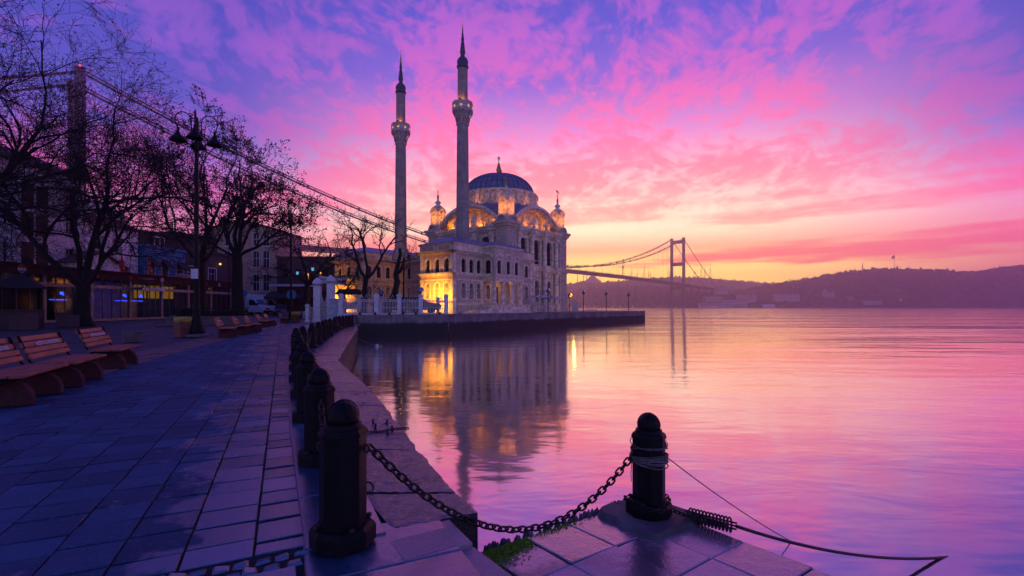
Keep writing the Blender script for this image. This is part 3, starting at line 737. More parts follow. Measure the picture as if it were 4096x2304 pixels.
# ------------------------------------------------------------------ mosque terrace, sea wall
K = .8; TZ = .6
MQ = Vector((-.7*K, 67.7*K, TZ)); MA = atan2(-.603, .798)
XA = Vector((.798,-.603)); YA = Vector((.603,.798))
def mq(x, y, z=0.0):           # mosque plan metres (unscaled) -> world
    p = Vector((MQ.x, MQ.y))+XA*(x*K)+YA*(y*K); return Vector((p.x, p.y, TZ+z*K))
W0, W1, W2 = Vector((-11.3,35.0)), Vector((-5.03,37.55)), Vector((19.4,69.9))
W3 = mq(-6, 36).to_2d(); W4 = mq(-45, 30).to_2d(); W5 = Vector((-30,62)); W6 = Vector((-14.6,38.6))
terr = [(W0.x,W0.y),(W1.x,W1.y),(W2.x,W2.y),(W3.x,W3.y),(W4.x,W4.y),(W5.x,W5.y),(W6.x,W6.y)]
b = MB(); b.prism([(p[0],p[1]) for p in terr], -.05, TZ)
M['terr'] = mat('terrace_paving', (.20,.17,.18), .7, .3, 2, .3, 20)
tag(b.build('terrace', M['terr']), kind='structure')
def seawall():
    m = bpy.data.materials.new('sea_wall_stone'); m.use_nodes = True
    t = NT(m.node_tree); geo = t.n('ShaderNodeNewGeometry'); pos = (geo, 0); sp = t.n('ShaderNodeSeparateXYZ', {0: pos})
    n1 = t.n('ShaderNodeTexNoise', {'Vector': pos, 'Scale': .9, 'Detail': 7.0, 'Roughness': .65})
    n2 = t.n('ShaderNodeTexNoise', {'Vector': t.n('ShaderNodeMapping', {0: pos, 'Scale': (3,3,.4)}), 'Scale': 1.4, 'Detail': 5.0})
    c = t.mix(t.ss(n1, .38, .62), (.13,.105,.115,1), (.21,.17,.18,1))
    c = t.mix(t.math('MULTIPLY', t.ss(n2, .5, .7), .6), c, (.05,.035,.04,1))
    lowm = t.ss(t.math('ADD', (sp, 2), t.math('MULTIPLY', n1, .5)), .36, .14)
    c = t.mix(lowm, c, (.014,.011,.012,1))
    bp = t.n('ShaderNodeBump', {'Strength': .8, 'Distance': .04, 'Height': n1})
    t.n('ShaderNodeOutputMaterial', {0: t.n('ShaderNodeBsdfPrincipled', {'Base Color': c, 'Roughness': .7, 'Normal': bp})}); return m
M['swall'] = seawall()
def wall_run(name, pts, th, z0, z1, m, label, cap=True):
    b = MB(); rr = random.Random(7)
    for i in range(len(pts)-1):
        a, c = pts[i], pts[i+1]; d = (c-a).normalized(); n = Vector((d.y,-d.x)); L = (c-a).length; k = max(2, int(L/.7))
        for j in range(k):
            p, q = a+d*(L*j/k), a+d*(L*(j+1)/k); o1, o2 = rr.uniform(-.012,.012), rr.uniform(-.012,.012)
            b.add([(p.x+n.x*.06,p.y+n.y*.06,z0),(q.x+n.x*.06,q.y+n.y*.06,z0),(q.x+n.x*.05,q.y+n.y*.05,z1-.16),(p.x+n.x*.05,p.y+n.y*.05,z1-.16)], [(0,1,2,3)])
            P = lambda s, of, z: (s.x+n.x*of, s.y+n.y*of, z)
            zz = z1+rr.uniform(-.008,.008)
            b.add([P(p+d*.01,.10,z1-.17),P(q-d*.01,.10,z1-.17),P(q-d*.01,.10,zz),P(p+d*.01,.10,zz),P(p+d*.01,-th,zz),P(q-d*.01,-th,zz),P(p+d*.01,.0,z1-.17),P(q-d*.01,.0,z1-.17)], [(0,1,2,3),(3,2,5,4),(6,7,1,0),(0,3,4,6),(1,7,5,2)])
    return tag(b.build(name, m), label, 'sea wall')
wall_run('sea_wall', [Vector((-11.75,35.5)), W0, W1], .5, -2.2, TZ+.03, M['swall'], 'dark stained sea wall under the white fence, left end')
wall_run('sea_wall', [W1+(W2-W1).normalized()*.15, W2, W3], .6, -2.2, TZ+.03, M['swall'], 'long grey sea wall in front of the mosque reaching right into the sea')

for i, px in enumerate((359.8,375,389.5,403,416,439.6)):
    d = W0.y+(W1.y-W0.y)*(px-357.7)/(448-357.7); b = MB(); b.lathe([(.13,0),(.13,.03),(.085,.04),(.085,.10)]+[(.085*cos(k*pi/8), .10+.085*sin(k*pi/8)) for k in (1,2,3)]+[(.004,.186)], 10, tuple(gd(px, d+.12, TZ+.03)))
    tag(b.build('wall_knob', M['iron']), ['first','second','third','fourth','fifth','sixth'][i]+' small black domed knob from the left on the dark sea wall', 'mooring knob', 'domed knobs on the sea wall')
# ------------------------------------------------------------------ facade tools
def arc(w, zs, rise, n=9):
    if rise <= 0: return [(w/2, zs), (-w/2, zs)]
    return [(w/2*cos(pi*i/n), zs+rise*sin(pi*i/n)) for i in range(n+1)]
def wall_band(b, o, e, w, z0, z1, ops=(), depth=.25, mi=0, mr=0):
    nx, ny = e[1], -e[0]
    P = lambda s, z, d=0.0: (o[0]+e[0]*s-nx*d, o[1]+e[1]*s-ny*d, z)
    s0 = 0
    for (sc, ow, zb, zs, rise) in sorted(ops):
        a, c = sc-ow/2, sc+ow/2
        if a > s0: b.add([P(s0,z0),P(a,z0),P(a,z1),P(s0,z1)], [(0,1,2,3)], mi)
        if zb > z0: b.add([P(a,z0),P(c,z0),P(c,zb),P(a,zb)], [(0,1,2,3)], mi)
        ar = [(sc+x, z) for x, z in arc(ow, zs, rise)]         # right to left
        for i in range(len(ar)-1):
            b.add([P(*ar[i+1]),P(*ar[i]),P(ar[i][0],z1),P(ar[i+1][0],z1)], [(0,1,2,3)], mi)
        ring = [(a,zb),(c,zb)]+ar
        for i in range(len(ring)):
            p, q = ring[i], ring[(i+1)%len(ring)]
            b.add([P(p[0],p[1]),P(p[0],p[1],depth),P(q[0],q[1],depth),P(q[0],q[1])], [(0,1,2,3)], mr)
        s0 = c
    if s0 < w: b.add([P(s0,z0),P(w,z0),P(w,z1),P(s0,z1)], [(0,1,2,3)], mi)
def window(root, o, e, op, sc_, kind='glass', trim='marble_trim', depth=.25, tw=.16, proud=.05, Mx=None, pm=None, bars=(1,2), fm='sash', name='window'):
    s, w, zb, zs, rise = op; nx, ny = e[1], -e[0]
    P = lambda x, z, d: (o[0]+e[0]*(s+x)-nx*d, o[1]+e[1]*(s+x)-ny*d, z)
    inn = [(-w/2,zb),(w/2,zb)]+arc(w, zs, rise)
    b = MB(Mx)
    if tw:                                                      # moulded surround
        w2 = w+2*tw; out = [(-w2/2,zb-.0),(w2/2,zb-.0)]+arc(w2, zs, rise+tw if rise else 0)
        if not rise: out = [(x, z+tw if z > zb else z) for x, z in out]
        n = len(inn)
        for i in range(1, n):
            p, q, p2, q2 = inn[i], inn[(i+1)%n], out[i], out[(i+1)%n]
            vs = [P(*p,-proud),P(*q,-proud),P(*q2,-proud),P(*p2,-proud),P(*p,0.01),P(*q,.01),P(*q2,.01),P(*p2,.01)]
            b.add(vs, [(0,3,2,1),(0,1,5,4),(2,3,7,6)], 0)
        vs = [P(-w2/2-.05,zb-.12,-proud-.06),P(w2/2+.05,zb-.12,-proud-.06),P(w2/2+.05,zb,-proud-.06),P(-w2/2-.05,zb,-proud-.06),P(-w2/2-.05,zb-.12,.02),P(w2/2+.05,zb-.12,.02),P(w2/2+.05,zb,.02),P(-w2/2-.05,zb,.02)]
        b.add(vs, [(0,1,2,3),(3,2,6,7),(1,5,6,2),(4,0,3,7),(4,5,1,0)], 0)
    d = depth-.04
    def strip(p, q, wd, dd=d, mi=1):
        p, q = Vector(p), Vector(q); t = (q-p).normalized(); nn = Vector((-t.y,t.x))*wd/2
        vs = [P(*(p-nn),dd),P(*(q-nn),dd),P(*(q+nn),dd),P(*(p+nn),dd)]
        vs += [P(*(p-nn),dd+.03),P(*(q-nn),dd+.03),P(*(q+nn),dd+.03),P(*(p+nn),dd+.03)]
        b.add(vs, [(0,1,2,3),(0,4,5,1),(2,6,7,3),(1,5,6,2),(3,7,4,0)], mi)
    if kind == 'glass':
        top = zs+rise*.98
        for k in range(bars[0]):
            x = -w/2+w*(k+1)/(bars[0]+1); strip((x,zb),(x,zs+rise*sqrt(max(0,1-(2*x/w)**2))), .05)
        for k in range(bars[1]): z = zb+(zs-zb)*(k+1)/(bars[1]+.6); strip((-w/2,z),(w/2,z), .05 if k else .08, d-.01)
        for sx in (-1,1): strip((sx*(w/2-.04),zb),(sx*(w/2-.04),zs), .08)
        strip((-w/2,zb+.05),(w/2,zb+.05), .1)
    fr = b.build(name, [M[trim], M[fm if kind == 'glass' else 'grille']], root, sc=sc_)
    if kind == 'grille':                                        # ornamental ironwork
        b2 = MB(Mx); b, keep = b2, b
        d = .03
        hgt_ = zs-zb; zc = zb+hgt_*.46
        circ = lambda x, z, r_, wd=.035: [strip((x+r_*cos(a*pi/6), z+r_*sin(a*pi/6)), (x+r_*cos((a+1)*pi/6), z+r_*sin((a+1)*pi/6)), wd, d, 0) for a in range(12)]
        circ(0, zc, w*.22, .05); circ(0, zc, w*.09)
        for zz in (zc-w*.62, zc+w*.62): circ(0, zz, w*.15)
        for sx in (-1,1):
            strip((sx*w*.44,zb),(sx*w*.44,zs), .06, d, 0); strip((sx*w*.27,zb),(sx*w*.27,zs+rise*.6), .035, d, 0)
            for q in (-1,1):
                strip((0,zc+q*w*.3),(sx*w*.44,zc+q*w*.75), .035, d, 0); strip((sx*w*.44,zc+q*w*.3),(0,zc+q*w*.85), .035, d, 0)
            circ(sx*w*.34, zb+.2, w*.1); circ(sx*w*.34, zs-.1, w*.1); circ(sx*w*.34, zc, w*.1)
        strip((0,zb),(0,zc-w*.22), .035, d, 0); strip((0,zc+w*.22),(0,zs+rise), .035, d, 0)
        ar = arc(w*.92, zs, rise*.92)
        for i in range(len(ar)-1): strip(ar[i], ar[i+1], .05, d, 0)
        b2.build('grille', M['grille'], fr, sc=sc_)
    b = MB(Mx); b.add([P(x,z,depth) for x, z in inn], [tuple(range(len(inn)))])
    b.build('pane', M[pm or ('glass' if kind == 'glass' else 'gback')], fr, sc=sc_)
    return fr
def cornice(b, o, e, w, z0, z1, out, mi=0, ret=.0, steps=3):
    """stepped moulding along a wall, widening upwards"""
    nx, ny = e[1], -e[0]
    for k in range(steps):
        f = (k+1)/steps; a, c = z0+(z1-z0)*k/steps, z0+(z1-z0)*(k+1)/steps; q = out*f
        P = lambda s, d, z: (o[0]+e[0]*s+nx*d, o[1]+e[1]*s+ny*d, z)
        vs = [P(-q*ret,0,a),P(w+q*ret,0,a),P(w+q*ret,q,a),P(-q*ret,q,a)]; vs += [(v[0],v[1],c) for v in vs]
        b.add(vs, [(0,1,2,3),(7,6,5,4),(3,2,6,7),(1,5,6,2),(3,7,4,0)], mi)

# ------------------------------------------------------------------ mosque
mosque = thing('mosque', 'floodlit marble mosque with lead dome and two tall minarets on the terrace', 'mosque', MQ, MA)
HZT = 12.5
HC = Vector((-7.5, 7.5, 0))
def faceM(k): return Matrix.Translation(HC) @ Matrix.Rotation(k*pi/2, 4, 'Z') @ Matrix.Translation((-7.5,-7.5,0))
# face k=0 looks to local -y; its s coordinate runs from x=-15 (s=0) to x=0 (s=15)
E0, O0 = (1,0), (0,0)
bw = MB(); bt = MB(); bl = MB()
U_OPS = [(4,1.55,7.3,10.4,.78),(7.5,1.55,7.3,10.4,.78),(11,1.55,7.3,10.4,.78)]
L_OPS = [(4,1.2,1.5,4.3,.6),(7.5,1.2,1.5,4.3,.6),(11,1.2,1.5,4.3,.6)]
for k in range(4):
    for q in (bw, bt, bl): q.M = faceM(k)
    wall_band(bw, O0, E0, 15, 0, 6.5, L_OPS, .3, 0, 1)
    wall_band(bw, O0, E0, 15, 6.5, HZT, U_OPS, .35, 0, 1)
    cornice(bt, (1.2,0), E0, 12.6, .0, 1.0, .32, steps=2); cornice(bt, (1.2,0), E0, 12.6, 6.35, 6.95, .42)
    cornice(bt, (1.2,0), E0, 12.6, 11.75, 12.55, .6, steps=4); cornice(bt, (1.2,0), E0, 12.6, 11.0, 11.3, .2, steps=2)
    for s in (2.35, 5.75, 9.25, 12.65):
        bc = MB(faceM(k))
        bc.box(s-.5, s+.5, -.78, 0, 0, 1.25)
        bc.lathe([(.40,1.25),(.42,1.35),(.36,1.45),(.37,3.4),(.335,5.4)], 14, (s,-.36,0))
        bc.lathe([(.34,5.4),(.38,5.5),(.36,5.62),(.46,6.0),(.5,6.15)], 12, (s,-.36,0))
        bc.box(s-.55, s+.55, -.9, 0, 6.16, 6.55); bc.box(s-.62, s+.62, -1.0, 0, 6.56, 6.97)
        bc.lathe([(.38,6.97),(.38,7.15),(.32,7.25),(.33,9.0),(.29,10.6)], 14, (s,-.34,0))
        bc.lathe([(.3,10.6),(.36,10.7),(.32,10.8),(.42,11.1),(.46,11.2)], 12, (s,-.34,0))
        bc.box(s-.45, s+.45, -.75, 0, 11.2, 11.8); bc.box(s-.62, s+.62, -1.0, 0, 11.82, 12.2); bc.box(s-.7, s+.7, -1.12, 0, 12.22, 12.58)
        for q_ in (-1,1): bc.box(s+q_*.26-.05, s+q_*.26+.05, -.78, -.75, 11.3, 11.7)
        if 4 < s < 11: bc.lathe([(.3,12.6),(.34,12.75),(.16,12.95),(.36,13.3),(.40,13.55),(.2,13.85),(.24,13.95),(.1,14.2),(.02,14.35)], 12, (s,-.62,0))
        bc.build('engaged_column', M['marble_trim'], mosque, sc=K)
    # carved relief panels between the columns
    for s in (4, 7.5, 11):
        bt.box(s-1.05, s-.95, -.06, 0, 1.2, 6.2); bt.box(s+.95, s+1.05, -.06, 0, 1.2, 6.2); bt.box(s-1.2, s-1.1, -.06, 0, 7.1, 10.9); bt.box(s+1.1, s+1.2, -.06, 0, 7.1, 10.9)
        bt.ext([(-.5,0),(0,-.5),(.5,0),(0,.5)], (s,0,5.6), (1,0,0), (0,0,.4), (0,-1,0), .06)
    # big tympanum arch: moulded ring, recessed relief wall
    a_, r_ = 6.35, 3.35; Rc = (a_*a_+r_*r_)/(2*r_); zc = HZT+r_-Rc; th = math.asin(a_/Rc)
    arcp = lambda rad: [(7.5+rad*sin(th*(1-2*i/24)), zc+rad*cos(th*(1-2*i/24))) for i in range(25)]
    o_, i_ = arcp(Rc+.42), arcp(Rc)
    ring = o_+i_[::-1]
    for y0, y1, of, inn in ((-.28,.0,.42,.0),(.0,1.6,.25,-.22)):
        oo, ii = arcp(Rc+of), arcp(Rc+inn)
        for j in range(24):
            vs = [(oo[j][0],y0,oo[j][1]),(oo[j+1][0],y0,oo[j+1][1]),(ii[j+1][0],y0,ii[j+1][1]),(ii[j][0],y0,ii[j][1])]; vs += [(v[0],y1,v[2]) for v in vs]
            bt.add(vs, [(0,1,2,3),(0,4,5,1),(2,6,7,3)], 0)
    ii = arcp(Rc+.1); vs = [(p[0],1.55,p[1]) for p in ii]
    bt.add(vs, [tuple(range(24,-1,-1))], 0)
    for s in (3.2,5.0,5.9,9.1,10.0,11.8):
        top = zc+sqrt(max(.1, Rc*Rc-(s-7.5)**2)); bt.box(s-.18, s+.18, 1.3, 1.56, HZT, top-.12)
        for z in [HZT+.4+.45*i for i in range(6)]:
            if z < top-.4: bt.ball((s,1.28,z), .13, 6)
    for s, rr_ in ((4.1,.42),(7.5,.85),(10.9,.42)):
        zz = HZT+1.0 if rr_ < .6 else HZT+1.45
        for q_ in (1.0,.62): bt.tube([(s+rr_*q_*.8*cos(t*pi/8), 1.5, zz+rr_*q_*1.1*sin(t*pi/8)) for t in range(16)], .09, 6, closed=True)
        bt.ball((s,1.48,zz), rr_*.35, 8)
    for rad, tk in ((-.35,.08),(-.6,.06)):
        pts = [(p[0],1.45,p[1]) for p in arcp(Rc+rad)][1:-1]; bt.tube(pts, tk, 5)
    for j in range(1, 24):                                      # dentils under the arch
        p = arcp(Rc-.12)[j]; bt.box(p[0]-.09, p[0]+.09, .9, 1.5, p[1]-.12, p[1]+.05)
    # lead vault behind the arch
    for j in range(24):
        p, q = arcp(Rc+.43)[j], arcp(Rc+.43)[j+1]; lift = 1.0
        bl.add([(p[0],-.05,p[1]),(q[0],-.05,q[1]),(7.5+(q[0]-7.5)*.55,6.0,q[1]*.35+16.6*.65),(7.5+(p[0]-7.5)*.55,6.0,p[1]*.35+16.6*.65)], [(3,2,1,0)], 0, True)
    # corner squinch roof
    bl.add([(0.4,.4,12.9),(2.4,.1,13.2),(3.6,3.6,16.9),(.1,2.4,13.2)], [(0,1,2,3)], 0)
bw.build('hall_wall', [M['marble'], M['marble_trim']], mosque, sc=K)
bt.build('hall_relief', M['marble_trim'], mosque, sc=K); bl.build('vault_roof', M['lead'], mosque, sc=K)
for k in (0, 3, 1):
    # k=0 faces the pavilion, k=1 faces the sea (+x side)
    if k == 3: continue
    Mx = faceM(k)
    for op in U_OPS: window(mosque, O0, E0, op, K, 'glass', depth=.35, tw=.2, proud=.07, Mx=Mx, bars=(3,4), name='arched_window')
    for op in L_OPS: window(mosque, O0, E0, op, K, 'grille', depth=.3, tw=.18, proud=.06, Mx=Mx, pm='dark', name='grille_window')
# lead skirt between drum and corner towers
b = MB(); vs = []; NS = 64
for q in range(4):
    for i in range(NS):
        a = 2*pi*i/NS; rm = 7.25/max(abs(cos(a)), abs(sin(a))); r_ = min((6.2,7.0,8.0,9.2)[q], rm)
        z = 16.5-.55*(r_-6.2)-.12*(r_-6.2)**2; vs.append((HC.x+r_*cos(a), HC.y+r_*sin(a), z))
b.add(vs, [(q*NS+(i+1)%NS, q*NS+i, (q+1)*NS+i, (q+1)*NS+(i+1)%NS) for q in range(3) for i in range(NS)], 0, True)
b.build('roof_skirt', M['lead'], mosque, sc=K)
# drum and dome
b = MB(); c = (HC.x, HC.y, 0)
b.lathe([(6.2,16.0),(6.35,16.55),(6.3,16.8),(5.95,16.9),(5.95,18.35),(6.1,18.4),(6.3,18.55),(6.35,18.75),(5.8,18.85)], 48, c, cap=False, sm=False)
for i in range(24):
    a = 2*pi*i/24+.13; ca, sa = cos(a), sin(a)
    b.cbox((HC.x+6.1*ca, HC.y+6.1*sa, 16.8), .45, .62, 1.6, a); b.cbox((HC.x+6.3*ca, HC.y+6.3*sa, 16.5), .6, .45, .6, a); b.cbox((HC.x+6.22*ca, HC.y+6.22*sa, 18.2), .5, .85, .3, a)
    a2 = a+pi/24; b.ball((HC.x+5.95*cos(a2), HC.y+5.95*sin(a2), 17.6), .42, 8); b.ball((HC.x+6.3*cos(a2), HC.y+6.3*sin(a2), 16.9), .28, 8)
b.build('drum', M['marble_trim'], mosque, sc=K)
b = MB(); RD, hD = 5.75, 3.6
prof = [(RD*cos(i*pi/2/12)**.9 if i < 12 else .05, 18.7+hD*sin(i*pi/2/12)) for i in range(13)]
b.lathe([(6.0,18.68)]+prof, 64, c, cap=False)
dome = b.build('dome', M['lead'], mosque, sc=K)
b = MB()
for i in range(40):
    a = 2*pi*i/40; b.tube([(HC.x+(r_+.02)*cos(a), HC.y+(r_+.02)*sin(a), z+.02) for r_, z in prof[:-1]], .06, 4)
for j in (3, 5, 7, 9): b.tube([(HC.x+prof[j][0]*1.002*cos(2*pi*i/48), HC.y+prof[j][0]*1.002*sin(2*pi*i/48), prof[j][1]+.012) for i in range(48)], .03, 4, closed=True)
b.build('seams', M['spire'], dome, sc=K)
def finial(b, c, s, z):
    b.lathe([(.75*s,z),(.72*s,z+.2*s),(.42*s,z+.3*s),(.40*s,z+.5*s),(.30*s,z+.58*s),(.46*s,z+.85*s),(.36*s,z+1.25*s),(.16*s,z+1.95*s),(.2*s,z+2.0*s),(.07*s,z+2.1*s),(.06*s,z+2.45*s),(.1*s,z+2.5*s),(.03*s,z+2.6*s)], 14, c)
    for r_, t_ in ((.22,.05),(.11,.04)): b.tube([(c[0]+r_*s*cos(a), c[1], z+2.85*s+r_*s*1.15*sin(a)) for a in [i*pi/8 for i in range(16)]], t_*s, 5, closed=True)
    b.lathe([(.03*s,z+3.05*s),(.05*s,z+3.15*s),(.005*s,z+3.3*s)], 6, c)
b = MB(); finial(b, c, 1.0, 22.2); b.build('finial', M['gilt'], dome, sc=K)
# corner weight towers
LAMPS = []
for ix, iy in ((-.55,.55),(-14.45,.55),(-.55,14.45),(-14.45,14.45)):
    b = MB(); x, y = ix, iy
    sq = lambda h: [(x-h,y-h),(x+h,y-h),(x+h,y+h),(x-h,y+h)]
    b.prism(sq(1.35), 0, 1.0); b.prism(sq(1.12), 1.0, 6.3); b.prism(sq(1.3), 6.3, 6.6); b.prism(sq(1.45), 6.6, 7.0); b.prism(sq(1.08), 7.0, 11.9)
    b.prism(sq(1.2), 11.9, 12.2); b.prism(sq(1.4), 12.2, 12.55); b.prism(sq(1.6), 12.55, 12.95)
    tw = b.build('corner_tower', M['marble'], mosque, sc=K)
    b = MB()
    for k in range(4):
        b.M = Matrix.Translation((x,y,0)) @ Matrix.Rotation(k*pi/2, 4, 'Z')
        for z0, z1 in ((1.6,5.8),(7.5,10.0),(10.4,11.6)):
            h = 1.12 if z0 < 6 else 1.08
            for p in ((-.62,-.52),(.52,.62)): b.box(p[0], p[1], -h-.05, -h, z0, z1)
            b.box(-.62,.62,-h-.05,-h,z1,z1+.1); b.box(-.62,.62,-h-.05,-h,z0-.1,z0)
            zz = z0+.35
            while zz < z1-.2:
                b.ext([(-.4,0),(0,-.28),(.4,0),(0,.28)], (0,-h,zz), (1,0,0), (0,0,1), (0,-1,0), .04); zz += .62
        b.ext([(.85*cos(pi*i/12), .9*sin(pi*i/12)) for i in range(13)]+[(-.6,0)]+[(-.6*cos(pi*i/12), .62*sin(pi*i/12)) for i in range(1,12)]+[(.6,0)], (0,-1.15,12.95), (1,0,0), (0,0,1), (0,-1,0), .22)
        b.ext([(.62*cos(pi*i/10), .64*sin(pi*i/10)) for i in range(11)], (0,-1.0,12.95), (1,0,0), (0,0,1), (0,-1,0), .1)
    b.build('carving', M['carved'], tw, sc=K)
    b = MB(); b.prism(sq(.98), 12.95, 13.9); b.prism(sq(.82), 13.9, 14.2); b.prism(sq(.72), 14.2, 16.5)
    for k in range(4):
        b.M = Matrix.Translation((x,y,0)) @ Matrix.Rotation(k*pi/2, 4, 'Z')
        ar = [(.78*cos(pi*i/10), 15.95+.72*sin(pi*i/10)) for i in range(11)]
        ai = [(.55*cos(pi*i/10), 15.95+.5*sin(pi*i/10)) for i in range(11)]
        for j in range(10):
            vs = [(ar[j][0],-1.0,ar[j][1]),(ar[j+1][0],-1.0,ar[j+1][1]),(ai[j+1][0],-1.0,ai[j+1][1]),(ai[j][0],-1.0,ai[j][1])]; vs += [(v[0],-.7,v[2]) for v in vs]
            b.add(vs, [(3,2,1,0),(0,1,5,4),(2,3,7,6)])
        b.box(-.85,-.52,-1.0,-.7,15.8,15.95); b.box(.52,.85,-1.0,-.7,15.8,15.95)
        b.box(-.78,-.55,-.86,-.7,14.2,15.8); b.box(.55,.78,-.86,-.7,14.2,15.8)
        for q_, t_ in ((.36,.07),(.2,.05)): b.tube([(q_*.8*cos(i*pi/7), -.76, 15.6+q_*1.15*sin(i*pi/7)) for i in range(14)], t_, 5, closed=True)
        b.tube([(.22*cos(i*pi/6), -.78, 14.75+.26*sin(i*pi/6)) for i in range(12)], .06, 5, closed=True)
        b.ball((0,-.74,15.6), .12, 6)
    b.M = None
    b.lathe([(.72,16.5),(.85,16.7),(.6,16.95),(.36,17.1),(.28,17.2),(.30,17.3),(.5,17.45),(.42,17.65),(.2,17.8),(.14,18.1)], 16, (x,y,0))
    ln = b.build('lantern', M['marble_trim'], mosque, sc=K)
    b = MB(); b.lathe([(.14,18.1),(.2,18.2),(.12,18.35),(.2,18.55),(.07,18.75),(.05,19.0),(.1,19.05),(.02,19.15)], 10, (x,y,0)); b.tube([(x+.12*cos(i*pi/6), y, 19.28+.14*sin(i*pi/6)) for i in range(12)], .035, 5, closed=True); b.tube([(x,y,19.4),(x,y,19.62)], .03, 5)
    b.build('finial', M['gilt'], ln, sc=K)
    if (ix, iy) != (-14.45,14.45):
        b = MB()
        for k in (0, 1):
            b.M = Matrix.Translation((x,y,0)) @ Matrix.Rotation(k*pi/2, 4, 'Z')
            b.ball((0,-.98,14.55), .075, 8)
            p = b.M @ Vector((0,-1.9,14.9)); LAMPS.append((p, 68, b.M.to_3x3() @ Vector((0,1,.12))))
        b.build('floodlights', M['warm'], ln, sc=K)
for a in (-2.6,-2.0,-1.4,-.8,-.2,.4): LAMPS.append((Vector((HC.x+7.25*cos(a), HC.y+7.25*sin(a), 17.1)), 14, Vector((-cos(a), -sin(a), .1))))
# floodlights hidden on the cornices of the two visible tympana
for k in (0, 1):
    Mx = faceM(k)
    for s in (3.2, 6.0, 9.0, 11.8): LAMPS.append((Mx @ Vector((s, .9, 12.8)), 85, Mx.to_3x3() @ Vector((0,.75,.65))))
    b = MB(Mx)
    for s in (2.6,6.4,8.6,12.4): b.box(s-.12, s+.12, -.1, .1, 12.56, 12.72)
    b.build('cornice_floodlights', M['iron'], mosque, sc=K)

# ------------------------------------------------------------------ minarets
def minaret(x, y):
    c = (x, y, 0); b = MB()
    b.lathe([(1.25,7.0),(1.25,8.2),(1.05,8.5),(1.05,9.0),(.88,9.2),(.86,9.5),(.73,24.25)], 20, c, cap=False)
    mi = b.build('minaret', M['minaret'], mosque)
    mi.data.transform(Matrix.Scale(1,4) @ Matrix.Translation((-x,-y,0))); mi.data.transform(Matrix.Scale(K,4)); mi.location = (x*K, y*K, 0)
    def part(nm, bb, m): o = bb.build(nm, m, mi, sc=K); o.location = (-x*K, -y*K, 0); return o
    b = MB(); b.lathe([(.66,27.2),(.65,31.7)], 20, c, cap=False)
    o = b.build('upper_shaft', M['minaret'], mi); o.data.transform(Matrix.Scale(K,4) @ Matrix.Translation((-x,-y,0)))
    b = MB(); b.lathe([(.73,24.2),(.84,24.3),(.84,24.45),(.74,24.5),(.78,25.2),(.95,25.6),(1.12,25.85),(1.28,25.95),(1.2,26.1)], 24, c)
    for i in range(8):
        a = i*pi/4+.2; ca, sa = cos(a), sin(a)
        b.tube([(x+.8*ca,y+.8*sa,24.6),(x+.95*ca,y+.95*sa,25.3),(x+1.25*ca,y+1.25*sa,25.75),(x+1.3*ca,y+1.3*sa,26.0)], .09, 5)
        b.cbox((x+1.2*cos(a+pi/8), y+1.2*sin(a+pi/8), 26.05), .14, .86, .95, a+pi/8)
        b.ext([(.4*cos(pi*j/8), .22*sin(pi*j/8)) for j in range(9)], (x+1.27*cos(a+pi/8), y+1.27*sin(a+pi/8), 27.0), (-sin(a+pi/8), cos(a+pi/8), 0), (0,0,1), (-cos(a+pi/8), -sin(a+pi/8), 0), .14)
        b.cbox((x+1.22*ca, y+1.22*sa, 26.0), .26, .2, 1.15, a)
    b.lathe([(1.3,25.92),(1.34,26.02),(1.3,26.12)], 24, c, cap=False)
    bal = part('balcony', b, M['carved'])
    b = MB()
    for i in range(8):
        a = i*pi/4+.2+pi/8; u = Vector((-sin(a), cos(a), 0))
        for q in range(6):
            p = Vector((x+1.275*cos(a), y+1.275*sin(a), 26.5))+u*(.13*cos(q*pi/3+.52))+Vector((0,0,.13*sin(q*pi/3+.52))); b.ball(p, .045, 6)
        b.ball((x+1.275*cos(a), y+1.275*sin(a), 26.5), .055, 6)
    part('balcony_rosettes', b, M['warm2'])  # rosettes are no lamps; their glow is put into the material
    b = MB()
    for i in range(10):
        a = i*pi/5; b.cbox((x+.78*cos(a), y+.78*sin(a), 24.55), .08, .26, .55, a)
    part('gilt_leaves', b, M['gilt'])
    b = MB()
    for a in (-1.2,-2.3,2.9): b.cbox((x+.95*cos(a), y+.95*sin(a), 27.0), .22, .3, .45, a)
    part('floodlight_boxes', b, M['iron'])
    b = MB(); b.lathe([(.66,31.6),(.76,31.75),(.78,31.9),(.68,32.0),(.70,32.3),(.75,32.5),(.62,32.85),(.4,33.1),(.22,33.25),(.3,33.35),(.2,33.45),(.36,33.65),(.22,34.95),(.12,35.0),(.2,35.1),(.14,35.25),(.22,35.35),(.11,36.05)], 18, c)
    sp = part('spire', b, M['spire'])
    b = MB(); b.lathe([(.11,36.05),(.16,36.2),(.07,36.35),(.13,36.5),(.06,36.7),(.1,36.85),(.02,37.0)], 10, c); b.tube([(x+.1*cos(i*pi/6), y, 37.12+.12*sin(i*pi/6)) for i in range(10)], .03, 5); b.tube([(x-.05,y,37.0),(x-.05,y,38.1)], .016, 4)
    part('finial', b, M['gilt'])
    LAMPS.append((Vector((x-.35,y-.95,27.35)), 20)); LAMPS.append((Vector((x+.7,y-.75,27.35)), 14))
minaret(-1.1, -8.0); minaret(-13.3, -8.0)

# ------------------------------------------------------------------ two-storey pavilion in front of the hall
PT = 8.2
walls = MB(); tr = MB(); roof = MB()
